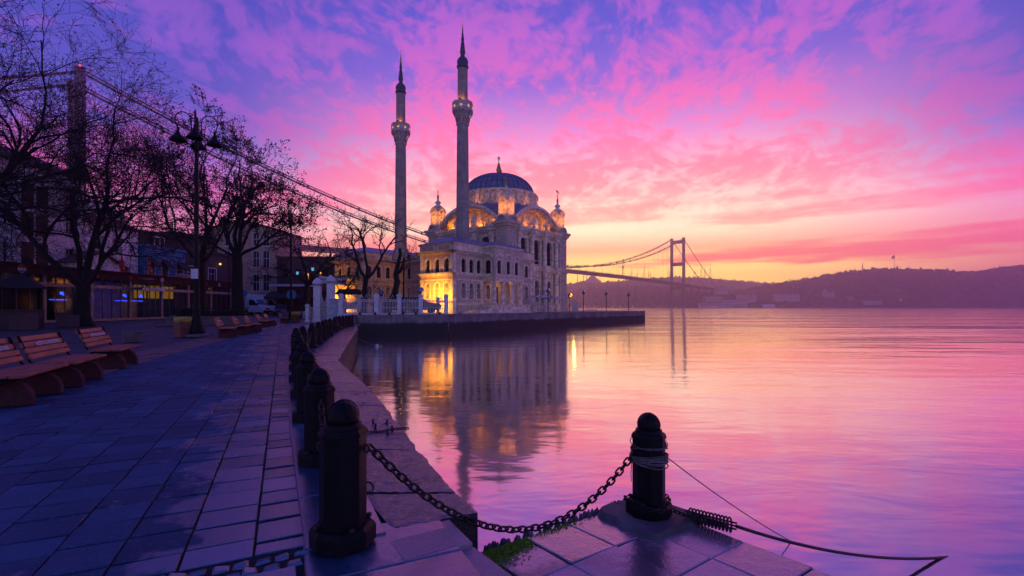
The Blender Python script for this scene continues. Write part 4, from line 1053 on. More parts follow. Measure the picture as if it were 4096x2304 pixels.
# material slots: 0 pink, 1 marble, 2 cream
def storeys(o, e, w, xs, mi, revs, lows='grille', trim='cream', ww=.78, plinth=True, tm=2, lo=True):
    up = [(x, ww, 4.82, 6.12, .33) for x in xs]; dn = [(x, ww, 1.75, 3.28, .33) for x in xs] if lo else []
    wall_band(walls, o, e, w, 0, 1.15, (), .2, tm, tm); wall_band(walls, o, e, w, 1.15, 4.3, dn, .16, mi, revs); wall_band(walls, o, e, w, 4.3, PT-.05, up, .22, mi, revs)
    cornice(tr, o, e, w, .95, 1.2, .10, tm, 1, 2); cornice(tr, o, e, w, 3.86, 4.04, .07, tm, 1, 1); cornice(tr, o, e, w, 4.4, 4.74, .32, tm, 1, 3)
    cornice(tr, o, e, w, 6.95, 7.32, .64, tm, 1, 4); cornice(tr, o, e, w, 7.32, 8.0, .06, tm, 1, 1); cornice(tr, o, e, w, 8.0, 8.2, .2, tm, 1, 2)
    nx, ny = e[1], -e[0]
    for s in (0, w):                                             # corner pilasters
        for z0, z1 in ((1.2,3.86),(4.74,6.95)):
            a = max(0, s-.45) if s else 0; c = a+.45
            P = lambda q, d: (o[0]+e[0]*q+nx*d, o[1]+e[1]*q+ny*d)
            tr.prism([P(a,.0),P(c,.0),P(c,.06),P(a,.06)][::-1], z0, z1, tm)
    m = max(2, int(w/1.9))
    for i in range(m):                                           # sunk panels of the parapet
        a, c = w*(i+.16)/m, w*(i+.84)/m; P = lambda q, d: (o[0]+e[0]*q+nx*d, o[1]+e[1]*q+ny*d)
        tr.prism([P(a,.05),P(c,.05),P(c,.085),P(a,.085)][::-1], 7.48, 7.86, mi)
    for op in up: window(mosque, o, e, op, K, 'glass', trim, .22, .17, .05, bars=(1,2), name='upper_window')
    for op in dn: window(mosque, o, e, op, K, lows, trim, .16, .15, .05, name='grille_window', pm=None if mi == 0 else 'gback')
# near wing: x from -2.45 to 3, y from -14 to 1.9
storeys((-2.45,-14), (1,0), 5.45, [1.25,2.85,4.42], 0, 2)
storeys((3,-14), (0,1), 5.21, [1.74,3.11,4.45], 1, 1, trim='marble_trim', tm=1)
storeys((3,-2.8), (0,1), 4.7, [3.3], 1, 1, trim='marble_trim', tm=1)
storeys((3,1.9), (-1,0), 3.0, [], 1, 1, tm=1)
# far wing: x from -20.5 to -13.9
storeys((-20.5,-14), (1,0), 6.6, [1.2,3.3,5.3], 0, 2)
storeys((-13.9,-14), (0,1), 7.0, [1.0,2.6,4.2,5.9], 0, 2)
storeys((-20.5,0), (0,-1), 14.0, [2,5,8,11], 0, 2)
# court back wall and the side of the near wing facing the court
storeys((-13.9,-7), (1,0), 11.45, [1.2,8.6,10.3], 0, 2)
storeys((-2.45,-7), (0,-1), 7.0, [1.5,3.5,5.5], 0, 2)
b = MB(); b.ext([(-1.0,0),(1.0,0),(1.0,2.6)]+[(cos(i*pi/12), 2.6+sin(i*pi/12)) for i in range(1,12)]+[(-1.0,2.6)], (-9.6,-7.0,1.2), (1,0,0), (0,0,1), (0,-1,0), .12)
arch = b.build('entrance_arch', M['cream'], mosque, sc=K)
b = MB(); b.ext([(-.75,0),(.75,0),(.75,2.5)]+[(.75*cos(i*pi/12), 2.5+.75*sin(i*pi/12)) for i in range(1,12)]+[(-.75,2.5)], (-9.6,-7.13,1.2), (1,0,0), (0,0,1), (0,-1,0), .02)
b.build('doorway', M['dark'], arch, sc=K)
for x_ in (-13.7,-2.9): b = MB(); b.tube([(x_,-7.15,.2),(x_,-7.15,6.4)], .08, 8); b.lathe([(.1,6.2),(.28,6.5),(.28,6.75)], 8, (x_,-7.2,0)); b.build('downpipe', M['iron'], mosque, sc=K)
# portico block on the sea side: x from 3 to 4.83, y from -8.8 to -2.8
fo = [(.95,.78,4.82,6.15,.34),(2.8,.78,4.82,6.15,.34),(4.5,.78,4.82,6.15,.34)]
wall_band(walls, (4.83,-8.8), (0,1), 6.0, 4.3, PT-.02, fo, .22, 1, 1); wall_band(walls, (3,-8.8), (1,0), 1.83, 4.3, PT-.02, [(.85,.9,4.82,6.15,.34)], .22, 1, 1); wall_band(walls, (4.83,-2.8), (-1,0), 1.83, 4.3, PT-.02, (), .22, 1, 1)
for op in fo: window(mosque, (4.83,-8.8), (0,1), op, K, 'glass', 'marble_trim', .22, .15, .05, bars=(1,2), name='upper_window')
window(mosque, (3,-8.8), (1,0), (.85,.9,4.82,6.15,.34), K, 'glass', 'marble_trim', .22, .15, .05, bars=(1,2), name='upper_window')
for (o, e, w) in (((4.83,-8.8),(0,1),6.0),((3,-8.8),(1,0),1.83),((4.83,-2.8),(-1,0),1.83)):
    cornice(tr, o, e, w, 4.42, 4.72, .2, 1, 1, 3); cornice(tr, o, e, w, 8.0, 8.22, .2, 1, 1, 2); cornice(tr, o, e, w, 3.9, 4.32, .1, 1, 1, 2)
for s, k in ((-8.8+.95,0),(-8.8+2.8,1),(-8.8+4.5,0)):           # little pediments
    pr = [(-.7,0),(-.7,.12),(0,.5),(.7,.12),(.7,0),(.5,0),(0,.3),(-.5,0)] if not k else [(.75*cos(i*pi/10), .55*sin(i*pi/10)) for i in range(11)]+[(-.55*cos(i*pi/10), .36*sin(i*pi/10)) for i in range(11)]
    tr.ext(pr, (4.83,s,6.85), (0,1,0), (0,0,1), (1,0,0), .12, 1)
tr.ext([(.75*cos(i*pi/10), .55*sin(i*pi/10)) for i in range(11)]+[(-.55*cos(i*pi/10), .36*sin(i*pi/10)) for i in range(11)], (3.9,-8.8,6.85), (1,0,0), (0,0,1), (0,-1,0), .12, 1)
# ground floor of the portico: back wall with door and grilles, soffit, columns, podium, stairs
LO = [(1.0,.78,1.75,3.2,.33),(4.1,.78,1.75,3.2,.33)]
wall_band(walls, (3,-8.8), (0,1), 6.0, 1.05, 4.3, LO+[(2.6,1.0,1.1,3.3,.0)], .16, 1, 1)
for op in LO: window(mosque, (3,-8.8), (0,1), op, K, 'grille', 'marble_trim', .16, .14, .05, pm='dark', name='grille_window')
b = MB(); b.box(2.82,2.86,-8.8+2.1,-8.8+3.1,1.06,3.3); b.build('door', M['wood_door'], mosque, sc=K)
tr.box(3.02,4.8,-8.78,-2.82,4.0,4.3,1)
for x_, y_ in ((4.55,-8.5),(4.55,-6.75),(4.55,-4.95),(4.55,-3.1)):
    b = MB()
    if y_ in (-8.5,-3.1): b.cbox((x_,y_,1.05),.55,.55,.3); b.cbox((x_,y_,1.35),.42,.42,2.3); b.cbox((x_,y_,3.65),.55,.55,.27)
    else: b.cbox((x_,y_,1.05),.56,.56,.16); b.lathe([(.26,1.2),(.28,1.3),(.22,1.4),(.22,2.4),(.19,3.45),(.25,3.55),(.27,3.68)], 16, (x_,y_,0)); b.cbox((x_,y_,3.68),.52,.52,.24)
    b.build('portico_column', M['marble_trim'], mosque, sc=K)
b = MB(); b.box(3.02,5.4,-8.9,-2.0,0,1.02); b.box(3.02,5.55,-9.0,-1.9,0,.15); b.box(5.4,5.47,-8.95,-1.95,.86,1.03); b.box(3.02,5.47,-8.97,-8.9,.86,1.03)
for y0_ in (-8.5,-6.4,-4.3): b.box(5.4,5.44,y0_,y0_+.08,.2,.8); b.box(5.4,5.44,y0_+1.6,y0_+1.68,.2,.8); b.box(5.4,5.44,y0_,y0_+1.68,.74,.8)
b.build('podium', M['marble_trim'], mosque, sc=K)
b = MB()
for i in range(6): b.box(3.1,4.9,-8.9-.26*(i+1)-.001*i,-8.9-.26*i,0,.88-.16*i)
for i in range(3): b.box(3.1,5.6-.1*i,-13.2+.25*i,-10.9,0,.12+.12*i)
b.build('stairs', M['marble_trim'], mosque, sc=K)
b = MB(); b.box(3.0,6.2,-12.2,-2.0,0,.05)
for s in (0,1):
    P0, P1 = (5.3-.9*s,-1.9,1.0), (5.3-.9*s,2.2,.1)
    for dz in (.9,.6,.3): b.tube([(P0[0],P0[1],P0[2]+dz),(P1[0],P1[1],P1[2]+dz)], .025, 5)
    for f in (0,.2,.4,.6,.8,1): b.tube([(P0[0],P0[1]+(P1[1]-P0[1])*f,P0[2]+(P1[2]-P0[2])*f-.1),(P0[0],P0[1]+(P1[1]-P0[1])*f,P0[2]+(P1[2]-P0[2])*f+.9)], .022, 5)
b.build('stair_railing', M['white_iron'], mosque, sc=K)
walls.build('pavilion_wall', [M['pink'], M['marble'], M['cream']], mosque, sc=K)
tr.build('pavilion_moulding', [M['pink'], M['marble_trim'], M['cream']], mosque, sc=K)
def hip(x0, x1, y0, y1, z, h, b, k=.35):
    i = min(x1-x0, y1-y0)*k
    b.add([(x0,y0,z),(x1,y0,z),(x1,y1,z),(x0,y1,z),(x0+i,y0+i,z+h),(x1-i,y0+i,z+h),(x1-i,y1-i,z+h),(x0+i,y1-i,z+h)], [(0,1,5,4),(1,2,6,5),(2,3,7,6),(3,0,4,7),(4,5,6,7)])
    b.box(x0-.22,x1+.22,y0-.22,y1+.22,z-.06,z-.0)
hip(-2.45,3,-14,0,8.28,.95,roof); hip(-20.5,-13.9,-14,0,8.28,1.0,roof); hip(-13.9,-2.45,-7,0,8.29,.7,roof); hip(3.0,4.83,-8.8,-2.8,8.27,.45,roof,.3); hip(0,3,0,1.9,8.26,.2,roof,.2)
roof.build('pavilion_roof', M['lead'], mosque, sc=K)
for q_ in LAMPS: lamp('warm_floodlight', q_[0]*K, q_[1], (1,.31,.015), .12, mosque, spot=radians(140) if len(q_) > 2 else None, aim=q_[2] if len(q_) > 2 else None)
# ground floodlights on the pink wings
lamp('facade_floodlight', Vector((1.2,-16.3,1.5))*K, 1500, (1,.47,.03), .25, mosque, spot=radians(150), aim=Vector((-.3,1,.1)))
lamp('facade_floodlight', Vector((-18.7,-16.2,1.4))*K, 1300, (1,.47,.03), .25, mosque, spot=radians(150), aim=Vector((0,1,.1)))
lamp('facade_floodlight', Vector((4.0,-6.2,3.6))*K, 12, (1,.5,.06), .1, mosque)
# ------------------------------------------------------------------ suspension bridge
br = thing('suspension_bridge', 'grey suspension bridge crossing the strait behind the mosque', 'bridge', (-308,338,WZ), atan2(.752,.659))
SP = 1067.0; WD = 14.5
# local x runs along the deck from the near tower to the far one
deckz = lambda x: 57+6*(1-((x-SP/2)/(SP/2))**2) if 0 <= x <= SP else 57-.018*(abs(x) if x < 0 else x-SP)
cabz = lambda x: 66.5+97.5*((x-SP/2)/(SP/2))**2
for x in (0, SP):
    b = MB()
    for s in (-1,1): b.prism([(x-3.3,s*WD-2.9),(x+3.3,s*WD-2.9),(x+3.3,s*WD+2.9),(x-3.3,s*WD+2.9)], 0, 164, inset=.12); b.box(x-3, x+3, s*WD-2.6, s*WD+2.6, 164, 166.5)
    tw = b.build('tower', M['steel'], br)
    for z, h in ((44,7),(100,8),(153,8)):
        b = MB(); b.box(x-2.2, x+2.2, -WD+2.5, WD-2.5, z, z+h); b.build('cross_beam', M['steel'], tw)
b = MB(); xs = [-330]+[-330+330*i/10 for i in range(1,11)]+[SP*i/60 for i in range(1,61)]+[SP+300*i/10 for i in range(1,11)]
for i in range(len(xs)-1):
    a, c = xs[i], xs[i+1]; za, zc_ = deckz(a), deckz(c); pr = [(-16.5,0),(-12,-3.2),(12,-3.2),(16.5,0)]
    vs = [(a,y,za+z) for y, z in pr]+[(c,y,zc_+z) for y, z in pr]
    b.add(vs, [(0,4,5,1),(1,5,6,2),(2,6,7,3),(3,7,4,0)])
    for s in (-1,1):
        b.bar((a,s*16.2,za+1.2),(c,s*16.2,zc_+1.2), .25, .25); b.bar((a,s*16.2,za+.6),(c,s*16.2,zc_+.6), .2, .2); b.bar((a,s*16.2,za),(a,s*16.2,za+1.2), .3, .3)
b.build('deck', M['steel'], br)
for s in (-1,1):
    b = MB()
    main = [(SP*i/80, s*WD, cabz(SP*i/80)) for i in range(81)]
    b.tube([(-231,s*WD,56)]+[(-231*(1-i/8), s*WD, 56+(164-56)*i/8-8*(i/8)*(1-i/8)) for i in range(1,9)], .85, 6)
    b.tube(main, .85, 6); b.tube([(SP+231*i/8, s*WD, 164-(164-55)*i/8-8*(i/8)*(1-i/8)) for i in range(9)], .85, 6)
    for q in (-.7,.7): b.tube([(x,y+q,z+2.3) for x, y, z in main], .26, 4)
    for x, y, z in main[::2]: b.bar((x,y,z-1.1),(x,y,z+2.3), 1.7, 1.5)
    b.build('main_cable', M['cable'], br)
hp = MB(); nH = 44
for i in range(1, nH+1):
    x = SP*i/(nH+1)
    for s in (-1,1):
        b = MB(); b.tube([(x-.0,s*WD,cabz(x)-.4),(x,s*WD,deckz(x))], .13, 4); b.build('hanger', M['cable'], br)
b = MB()
for i in range(1, 40):
    x = SP*i/40
    for s in (-1,1): b.bar((x,s*15.6,deckz(x)),(x,s*15.6,deckz(x)+9), .25, .25); b.bar((x,s*15.6,deckz(x)+9),(x,s*13.4,deckz(x)+9.4), .22, .22)
b.build('deck_lamps', M['cable'], br)
b = MB()
for x in (-60,-130,SP+55,SP+110,SP+165,SP+220):
    for s in (-1,1): b.box(x-1.2,x+1.2,s*10-1.2,s*10+1.2, -20 if x < 0 else 8, deckz(x)-3)
b.build('approach_piers', M['steel'], br)
b = MB(); b.ball((0,-WD,168), .9, 6); b.build('beacon', emat('red_beacon', (1,.1,.08), 2), br)

# ------------------------------------------------------------------ far shore
def ridge(pts, px):
    if px <= pts[0][0]: return pts[0][1]
    for i in range(len(pts)-1):
        if px <= pts[i+1][0]:
            f = (px-pts[i][0])/(pts[i+1][0]-pts[i][0]); f = f*f*(3-2*f)*.5+f*.5
            return pts[i][1]+(pts[i+1][1]-pts[i][1])*f
    return pts[-1][1]
def hill(name, D, y0, pts, back, seed, bumps=2.5, prof=.85):
    b = MB(); NX, NY = 150, 14; p0, p1 = pts[0][0], pts[-1][0]; vs = []
    for i in range(NX+1):
        px = p0+(p1-p0)*i/NX; x = (px-CX)/F*D; h = max(.5, (HZ-ridge(pts, px))/F*D+H-WZ)
        for j in range(NY+1):
            f = j/NY
            if f <= .7:
                t_ = f/.7; y = y0+(D-y0)*t_; z = h*(t_**prof)
            else:
                t_ = (f-.7)/.3; y = D+back*t_; z = h*(1-.5*t_*t_)
            q = Vector((x*.02+seed, y*.02, seed))
            z += bumps*noise.noise(q*2)*(min(1, f*6)) if f < .99 else 0
            vs.append((x, y, WZ-.5+z))
    w = NY+1
    b.add(vs, [(i*w+j, (i+1)*w+j, (i+1)*w+j+1, i*w+j+1) for i in range(NX) for j in range(NY)], 0, True)
    return tag(b.build(name, M['hill']), kind='structure'), vs, NX, NY
def woods(name, hv, n, smin, smax, seed, conif=.15, fmin=0, fmax=.72, dens=None):
    o, vs, NX, NY = hv; b = MB(); rr = random.Random(seed); w = NY+1
    ico = [(0,0,-1),(.72,-.53,-.45),(-.28,-.85,-.45),(-.89,0,-.45),(-.28,.85,-.45),(.72,.53,-.45),(.28,-.85,.45),(-.72,-.53,.45),(-.72,.53,.45),(.28,.85,.45),(.89,0,.45),(0,0,1)]
    fc = [(0,1,2),(1,0,5),(0,2,3),(0,3,4),(0,4,5),(1,5,10),(2,1,6),(3,2,7),(4,3,8),(5,4,9),(1,10,6),(2,6,7),(3,7,8),(4,8,9),(5,9,10),(6,10,11),(7,6,11),(8,7,11),(9,8,11),(10,9,11)]
    for _ in range(n):
        fi, fj = rr.random()*(NX-1), (fmin+(fmax-fmin)*rr.random()**.8)*NY
        i, j = int(fi), min(NY-1, int(fj)); u, v = fi-i, fj-j
        P = lambda a, c: Vector(vs[a*w+c])
        p = (P(i,j)*(1-u)+P(i+1,j)*u)*(1-v)+(P(i,j+1)*(1-u)+P(i+1,j+1)*u)*v
        s = rr.uniform(smin, smax)
        if rr.random() < conif:
            k = rr.random()*6; h = s*1.7
            b.add([(p.x+s*.42*cos(k+q*2.1), p.y+s*.42*sin(k+q*2.1), p.z) for q in range(3)]+[(p.x,p.y,p.z+h)], [(0,1,3),(1,2,3),(2,0,3)])
        else:
            b.add([(p.x+s*.6*a*rr.uniform(.7,1.2), p.y+s*.6*c*rr.uniform(.7,1.2), p.z+s*.35+s*.5*d*rr.uniform(.7,1.2)) for a, c, d in ico], fc)
    return tag(b.build(name, M['wood']), kind='stuff')
D4 = lambda l: [(x/2.5156, y/2.5156) for x, y in l]
farh = hill('far_hill', 2150, 1750, D4([(900,716),(1150,718),(1350,716),(1415,715),(1440,713),(1470,705),(1490,703),(1515,709),(1545,708),(1600,702),(1650,698),(1700,696),(1760,697),(1800,700),(1850,704),(1900,709),(1945,712),(2050,724),(2200,745)]), 400, 3, 2)
woods('far_wood', farh, 1500, 5, 10, 1, .1)
midh = hill('wooded_hill', 1600, 1330, D4([(1250,735),(1400,741),(1440,738),(1480,728),(1530,724),(1580,723),(1640,725),(1700,730),(1760,738),(1850,744),(2000,750)]), 150, 9, 3)
woods('hillside_wood', midh, 1700, 5, 11, 2, .5)
shore = hill('shore_slope', 1345, 1208, D4([(1200,768),(1415,766),(1480,762),(1560,756),(1620,748),(1680,744),(1740,740),(1800,738),(1840,734),(1900,738),(2000,742),(2200,745)]), 110, 5, 2)
woods('shore_wood', shore, 1300, 4, 9, 3, .3)
righth = hill('right_hill', 1420, 1203, D4([(1740,752),(1790,742),(1850,733),(1900,724),(1945,714),(2000,707),(2050,700),(2100,690),(2150,682),(2200,677),(2250,675),(2300,677),(2350,677),(2400,680),(2450,685),(2480,682),(2510,675),(2540,669),(2576,668),(2650,664),(2750,662),(2900,675)]), 300, 7, 3, .7)
woods('right_hill_wood', righth, 3600, 4, 7.5, 4, .16)
# far waterfront buildings
def far_house(px0, px1, py0, py1, D, label, floors, m='farwall', tower=False):
    x0, x1 = (px0-CX)/F*D, (px1-CX)/F*D; z0, z1 = hgt(py1, D), hgt(py0, D)
    t_ = thing('waterfront_house', label, 'house', ((x0+x1)/2, D, z0), 0, 'houses on the far shore')
    w = x1-x0; h = z1-z0
    b = MB(); b.box(-w/2, w/2, 0, 12, -8, h)
    if tower: b.box(-w/2, -w/2+w*.22, 1, 6, h, h*1.45)
    b.build('wall', M[m], t_)
    b = MB(); b.prism([(-w/2-.5,-.5),(w/2+.5,-.5),(w/2+.5,12.5),(-w/2-.5,12.5)], h, h+2.2, inset=.35); b.build('roof', M['tile'], t_)
    n = max(3, int(w/5))
    for f in range(floors):
        b = MB()
        for i in range(n):
            x = -w/2+w*(i+.5)/n; b.box(x-.8, x+.8, -.12, .1, h*(f+.3)/floors, h*(f+.72)/floors)
        b.build('window_row', M['glass'], t_)
far_house(775,800,294.2,299,1235,'long pale waterfront palace with two rows of windows, low on the right hill',2)
far_house(824.5,835,292,298.2,1250,'pale villa with a corner tower on the right hillside',2,tower=True)
far_house(865,882,300.5,306.2,1212,'pale block low at the water, below the hilltop flagpole',3)
far_house(722,748,300,306.5,1210,'broad pale house at the water right of the bridge tower',2)
far_house(700,722,303,307.3,1207,'low long pale shed beside the far bridge tower',1)
far_house(705,722,296.5,301,1225,'pale apartment house above the shed near the far tower',3)
far_house(738,757,295.5,300,1230,'pale row of houses above the broad waterfront house',2)
far_house(763,775,304.4,307,1206,'small low boathouse at the far waterline',1,'sign')
far_house(849,854,297,299.5,1230,'small white cottage between villa and block on the right hillside',1)
far_house(716,728,287,291.5,1300,'grey flat building on the skyline behind the far bridge anchorage',2)
# lamps along the far shore
rr = random.Random(30); first = None
for i in range(16):
    px = 575+i*12+rr.uniform(-5,5) if i < 13 else (900.5, 962, 640)[i-13]
    py = 306.2 if i < 13 else (299.5, 271.6, 299)[i-13]
    D = 1206 if i < 13 else (1215,1400,1330)[i-13]
    sz = .35 if i < 13 else (.9,.45,.4)[i-13]
    p = gd(px, D, hgt(py, D)); b = MB(); b.ball((0,0,0), sz, 6); b.tube([(0,0.1,0),(0,.1,-4)], .12, 4)
    m_ = bpy.data.materials.get('far_lamp') or emat('far_lamp', (1,.75,.62), 2.2)
    lab = 'tiny shore lamp at the far waterline among the lamp row' if i < 13 else ['bright white lamp low on the right hill','single light high on the dark right hilltop','small light on the wooded far hill'][i-13]
    tag(b.build('shore_lamp', m_, loc=p), lab, 'lamp', 'lamps along the far shore')
# masts, far mosque and flag on the hills
def mast(px, top, base, D, label, lattice=True, bulge=False):
    z0, z1 = hgt(base, D)-4, hgt(top, D); h = z1-z0; b = MB(); w = h*.055 if lattice else h*.018
    if lattice:
        for sx, sy in ((-1,-1),(1,-1),(1,1),(-1,1)): b.bar((sx*w,sy*w,0),(sx*.25,sy*.25,h*.75), .5, .5)
        for k in range(6):
            f, g = k/8, (k+1)/8; a, c = w*(1-f*1.25)+.1, w*(1-g*1.25)+.1
            b.bar((-a,-a,h*f),(c,-c,h*g), .35, .35); b.bar((a,-a,h*f),(-c,-c,h*g), .35, .35)
        b.bar((0,0,h*.7),(0,0,h), .6, .6)
    else: b.lathe([(w*1.4,0),(w,h*.5),(w*.5,h)], 8)
    if bulge: b.lathe([(w,h*.42),(w*3,h*.47),(w*3.4,h*.55),(w*2,h*.62),(w,h*.66)], 10)
    tag(b.build('radio_mast', M['cable'], loc=gd(px, D, z0)), label, 'mast', 'masts on the far hills')
mast(622.8,258.5,276,2150,'tall concrete broadcasting tower with a bulge, on the far ridge left of the bridge tower',False,True)
for px, tp, lab in ((632,264,'thin lattice mast just right of the bulging tower'),(644.4,262,'tallest lattice mast between the two masts and the bridge tower'),(648.5,269,'short mast right of the tallest lattice mast'),(650.6,270,'shorter twin mast next to the bridge hangers'),(637,271,'short mast between the thin and the tallest lattice masts'),
        (669,265.5,'mast seen just left of the far bridge tower'),(701,263.4,'lattice mast right of the far bridge tower, left one of three'),(704.7,264.5,'lattice mast, middle one of three behind the backstay'),(710.3,263.5,'widest lattice mast, right one of three behind the backstay')):
    mast(px, tp, 277.5, 2150, lab)
mast(862.5,261.8,270,1425,'thin mast on the right hill left of the flagpole',True)
fm = thing('hilltop_mosque', 'hazy domed mosque with slender minarets on the far ridge', 'mosque', gd(592.5,2120,hgt(282,2120)))
b = MB(); b.lathe([(42,-6),(38,4),(30,6),(27,13),(20,15),(16,21),(9,26),(1,28.5)], 14); b.build('dome', M['farwall'], fm)
for px, tp in ((577.8,273),(584,272.2),(587,273),(591,270),(594,271),(600.3,274)):
    b = MB(); x = (px-592.5)/F*2120; b.lathe([(1.7,-10),(1.5,(278-tp)/F*2120),(.2,(282-tp)/F*2120+6)], 6, (x,10,0)); b.build('minaret', M['farwall'], fm)
fp = thing('hilltop_flag', 'dark flag on a tall pole on top of the right hill', 'flagpole', gd(894.5,1425,hgt(269,1425)))
b = MB(); b.tube([(0,0,-6),(0,0,44)], .5, 6); b.build('pole', M['steel'], fp)
b = MB(); b.add([(0,0,42),(-7,1,37),(-9,0,29),(-2,.5,32),(0,0,33)], [(0,1,2,3,4)]); b.build('cloth', M['red'], fp)
fp = thing('hilltop_flag', 'small flag on the far ridge beside the bridge backstay', 'flagpole', gd(694,2150,hgt(276,2150)))
b = MB(); b.tube([(0,0,-6),(0,0,16)], .5, 6); b.build('pole', M['steel'], fp)
b = MB(); b.add([(0,0,17),(9,1,20),(9,0,14),(0,0,12)], [(0,1,2,3)]); b.build('cloth', M['red'], fp)

# ------------------------------------------------------------------ trees
def rot_about(v, ax, a): return Matrix.Rotation(a, 3, ax) @ v
def tree(name, label, base, limbs, seed, group='bare plane trees on the square', trunk=(.45,3.2), lean=(0,0), levels=5, k=4, ratio=.68, leaf=0, lsize=.12, wig=.22, trop=.05, lm='leaf', first_r=.62, spread=(25,55), twr=.011, leaf_clump=1):
    rg = random.Random(seed); tb, cb = MB(), MB(); leaves = []
    def rv(): return Vector((rg.gauss(0,1),rg.gauss(0,1),rg.gauss(0,1)))
    def branch(p, d, L, r, lev):
        n = 5 if lev < 3 else (4 if lev == 3 else 3); pts, rad, dirs = [p.copy()], [r], [d]
        for i in range(n):
            d = (d+rv()*wig*(.6 if lev < 2 else 1)+Vector((0,0,trop))).normalized(); p = p+d*(L/n)
            pts.append(p.copy()); rad.append(max(twr, r*(1-.5*(i+1)/n))); dirs.append(d)
        (tb if lev <= 2 else cb).tube(pts, rad, 8 if lev < 2 else (6 if lev == 2 else (4 if lev == 3 else 3)), cap=False)
        if lev >= levels:
            if leaf:
                for _ in range(leaf): 
                    if rg.random() < leaf_clump: leaves.append(pts[-1-int(rg.random()*2)]+rv()*lsize*.8)
            return
        m = k if lev > 1 else k+1
        for c in range(m):
            f = .38+.62*(c+rg.random()*.8)/m; f = min(1, f); i = min(n-1, int(f*n)); q = pts[i].lerp(pts[i+1], f*n-i)
            ax = dirs[i+1].cross(rv()).normalized(); a = radians(rg.uniform(*spread))*(.45 if c == m-1 else 1)
            branch(q, rot_about(dirs[i+1], ax, a), L*ratio*rg.uniform(.75,1.1), max(twr, rad[i]*.62), lev+1)
    tr_, th_ = trunk; p = Vector((0,0,-.05)); pts, rad = [p.copy()], [tr_*1.45]
    for i in range(6):
        p = p+Vector((lean[0]/6+rg.gauss(0,.03), lean[1]/6+rg.gauss(0,.03), th_/6)); pts.append(p.copy()); rad.append(tr_*(1.12 if i == 0 else 1-.03*i)*rg.uniform(.95,1.05))
    tb.tube(pts, rad, 12, cap=False)
    for d, L, rr_ in limbs: branch(p-Vector((0,0,.25)), Vector(d).normalized(), L, tr_*first_r*rr_, 1)
    t_ = thing(name, label, 'tree', base, 0, group)
    tb.build('trunk', M['bark'], t_)
    if leaves:
        for c in leaves:
            a, e = rv().normalized()*lsize*.5, rv().normalized()*lsize*.5
            cb.add([c-a, c+e, c+a, c-e], [(0,1,2,3)], 1)
    cb.build('crown', [M['twig'], M[lm]], t_)
    return t_
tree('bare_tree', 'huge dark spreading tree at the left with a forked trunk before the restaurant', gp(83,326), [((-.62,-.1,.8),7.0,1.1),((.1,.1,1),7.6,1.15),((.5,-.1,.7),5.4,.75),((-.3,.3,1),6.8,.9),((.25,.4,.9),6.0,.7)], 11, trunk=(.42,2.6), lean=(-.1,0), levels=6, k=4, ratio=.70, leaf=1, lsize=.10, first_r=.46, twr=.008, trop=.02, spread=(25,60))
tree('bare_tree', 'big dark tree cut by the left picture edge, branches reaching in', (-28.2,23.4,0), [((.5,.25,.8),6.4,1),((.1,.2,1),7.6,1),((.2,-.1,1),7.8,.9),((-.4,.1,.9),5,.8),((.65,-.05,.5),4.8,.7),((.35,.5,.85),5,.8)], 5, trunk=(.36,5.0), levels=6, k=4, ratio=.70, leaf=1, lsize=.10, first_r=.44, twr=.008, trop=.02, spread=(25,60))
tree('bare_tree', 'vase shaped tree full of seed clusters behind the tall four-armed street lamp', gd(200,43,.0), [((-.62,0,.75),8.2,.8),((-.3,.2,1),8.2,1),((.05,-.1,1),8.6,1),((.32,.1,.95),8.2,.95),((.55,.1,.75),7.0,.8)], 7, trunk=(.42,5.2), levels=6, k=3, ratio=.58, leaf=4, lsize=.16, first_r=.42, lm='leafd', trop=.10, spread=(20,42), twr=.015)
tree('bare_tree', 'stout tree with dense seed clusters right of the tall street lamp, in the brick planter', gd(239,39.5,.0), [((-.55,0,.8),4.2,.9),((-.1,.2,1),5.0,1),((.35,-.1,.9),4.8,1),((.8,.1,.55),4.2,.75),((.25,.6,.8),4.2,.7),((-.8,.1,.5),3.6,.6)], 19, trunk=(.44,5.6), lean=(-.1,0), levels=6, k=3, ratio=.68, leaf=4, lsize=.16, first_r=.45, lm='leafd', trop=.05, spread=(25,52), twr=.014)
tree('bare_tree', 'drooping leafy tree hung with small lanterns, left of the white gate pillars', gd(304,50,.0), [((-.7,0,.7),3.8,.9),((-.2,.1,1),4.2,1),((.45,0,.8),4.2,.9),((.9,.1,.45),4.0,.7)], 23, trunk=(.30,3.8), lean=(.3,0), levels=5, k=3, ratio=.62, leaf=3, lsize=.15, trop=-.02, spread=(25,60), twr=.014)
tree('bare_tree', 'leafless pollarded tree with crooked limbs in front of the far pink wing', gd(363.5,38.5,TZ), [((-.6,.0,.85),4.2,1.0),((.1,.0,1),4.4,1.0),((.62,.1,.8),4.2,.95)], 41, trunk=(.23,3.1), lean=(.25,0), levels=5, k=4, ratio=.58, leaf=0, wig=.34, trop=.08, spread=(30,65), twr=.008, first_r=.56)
b_ = thing('bare_tree', 'leaning lopped tree trunk crossing in front of the rear minaret foot', 'tree', gd(386,40.0,TZ), 0, 'bare plane trees on the square')
b = MB(); b.tube([(0,0,-.1),(.35,0,.9),(.75,0,1.8),(.95,0,2.7),(.80,0,3.3),(.98,0,4.1),(1.22,0,5.0),(1.15,0,5.5)], [.30,.27,.25,.25,.20,.17,.14,.12], 10); b.tube([(.82,0,3.3),(1.2,0,3.6),(1.45,0,4.2),(1.5,0,4.7)], [.16,.14,.12,.11], 8); b.build('trunk', M['bark'], b_)
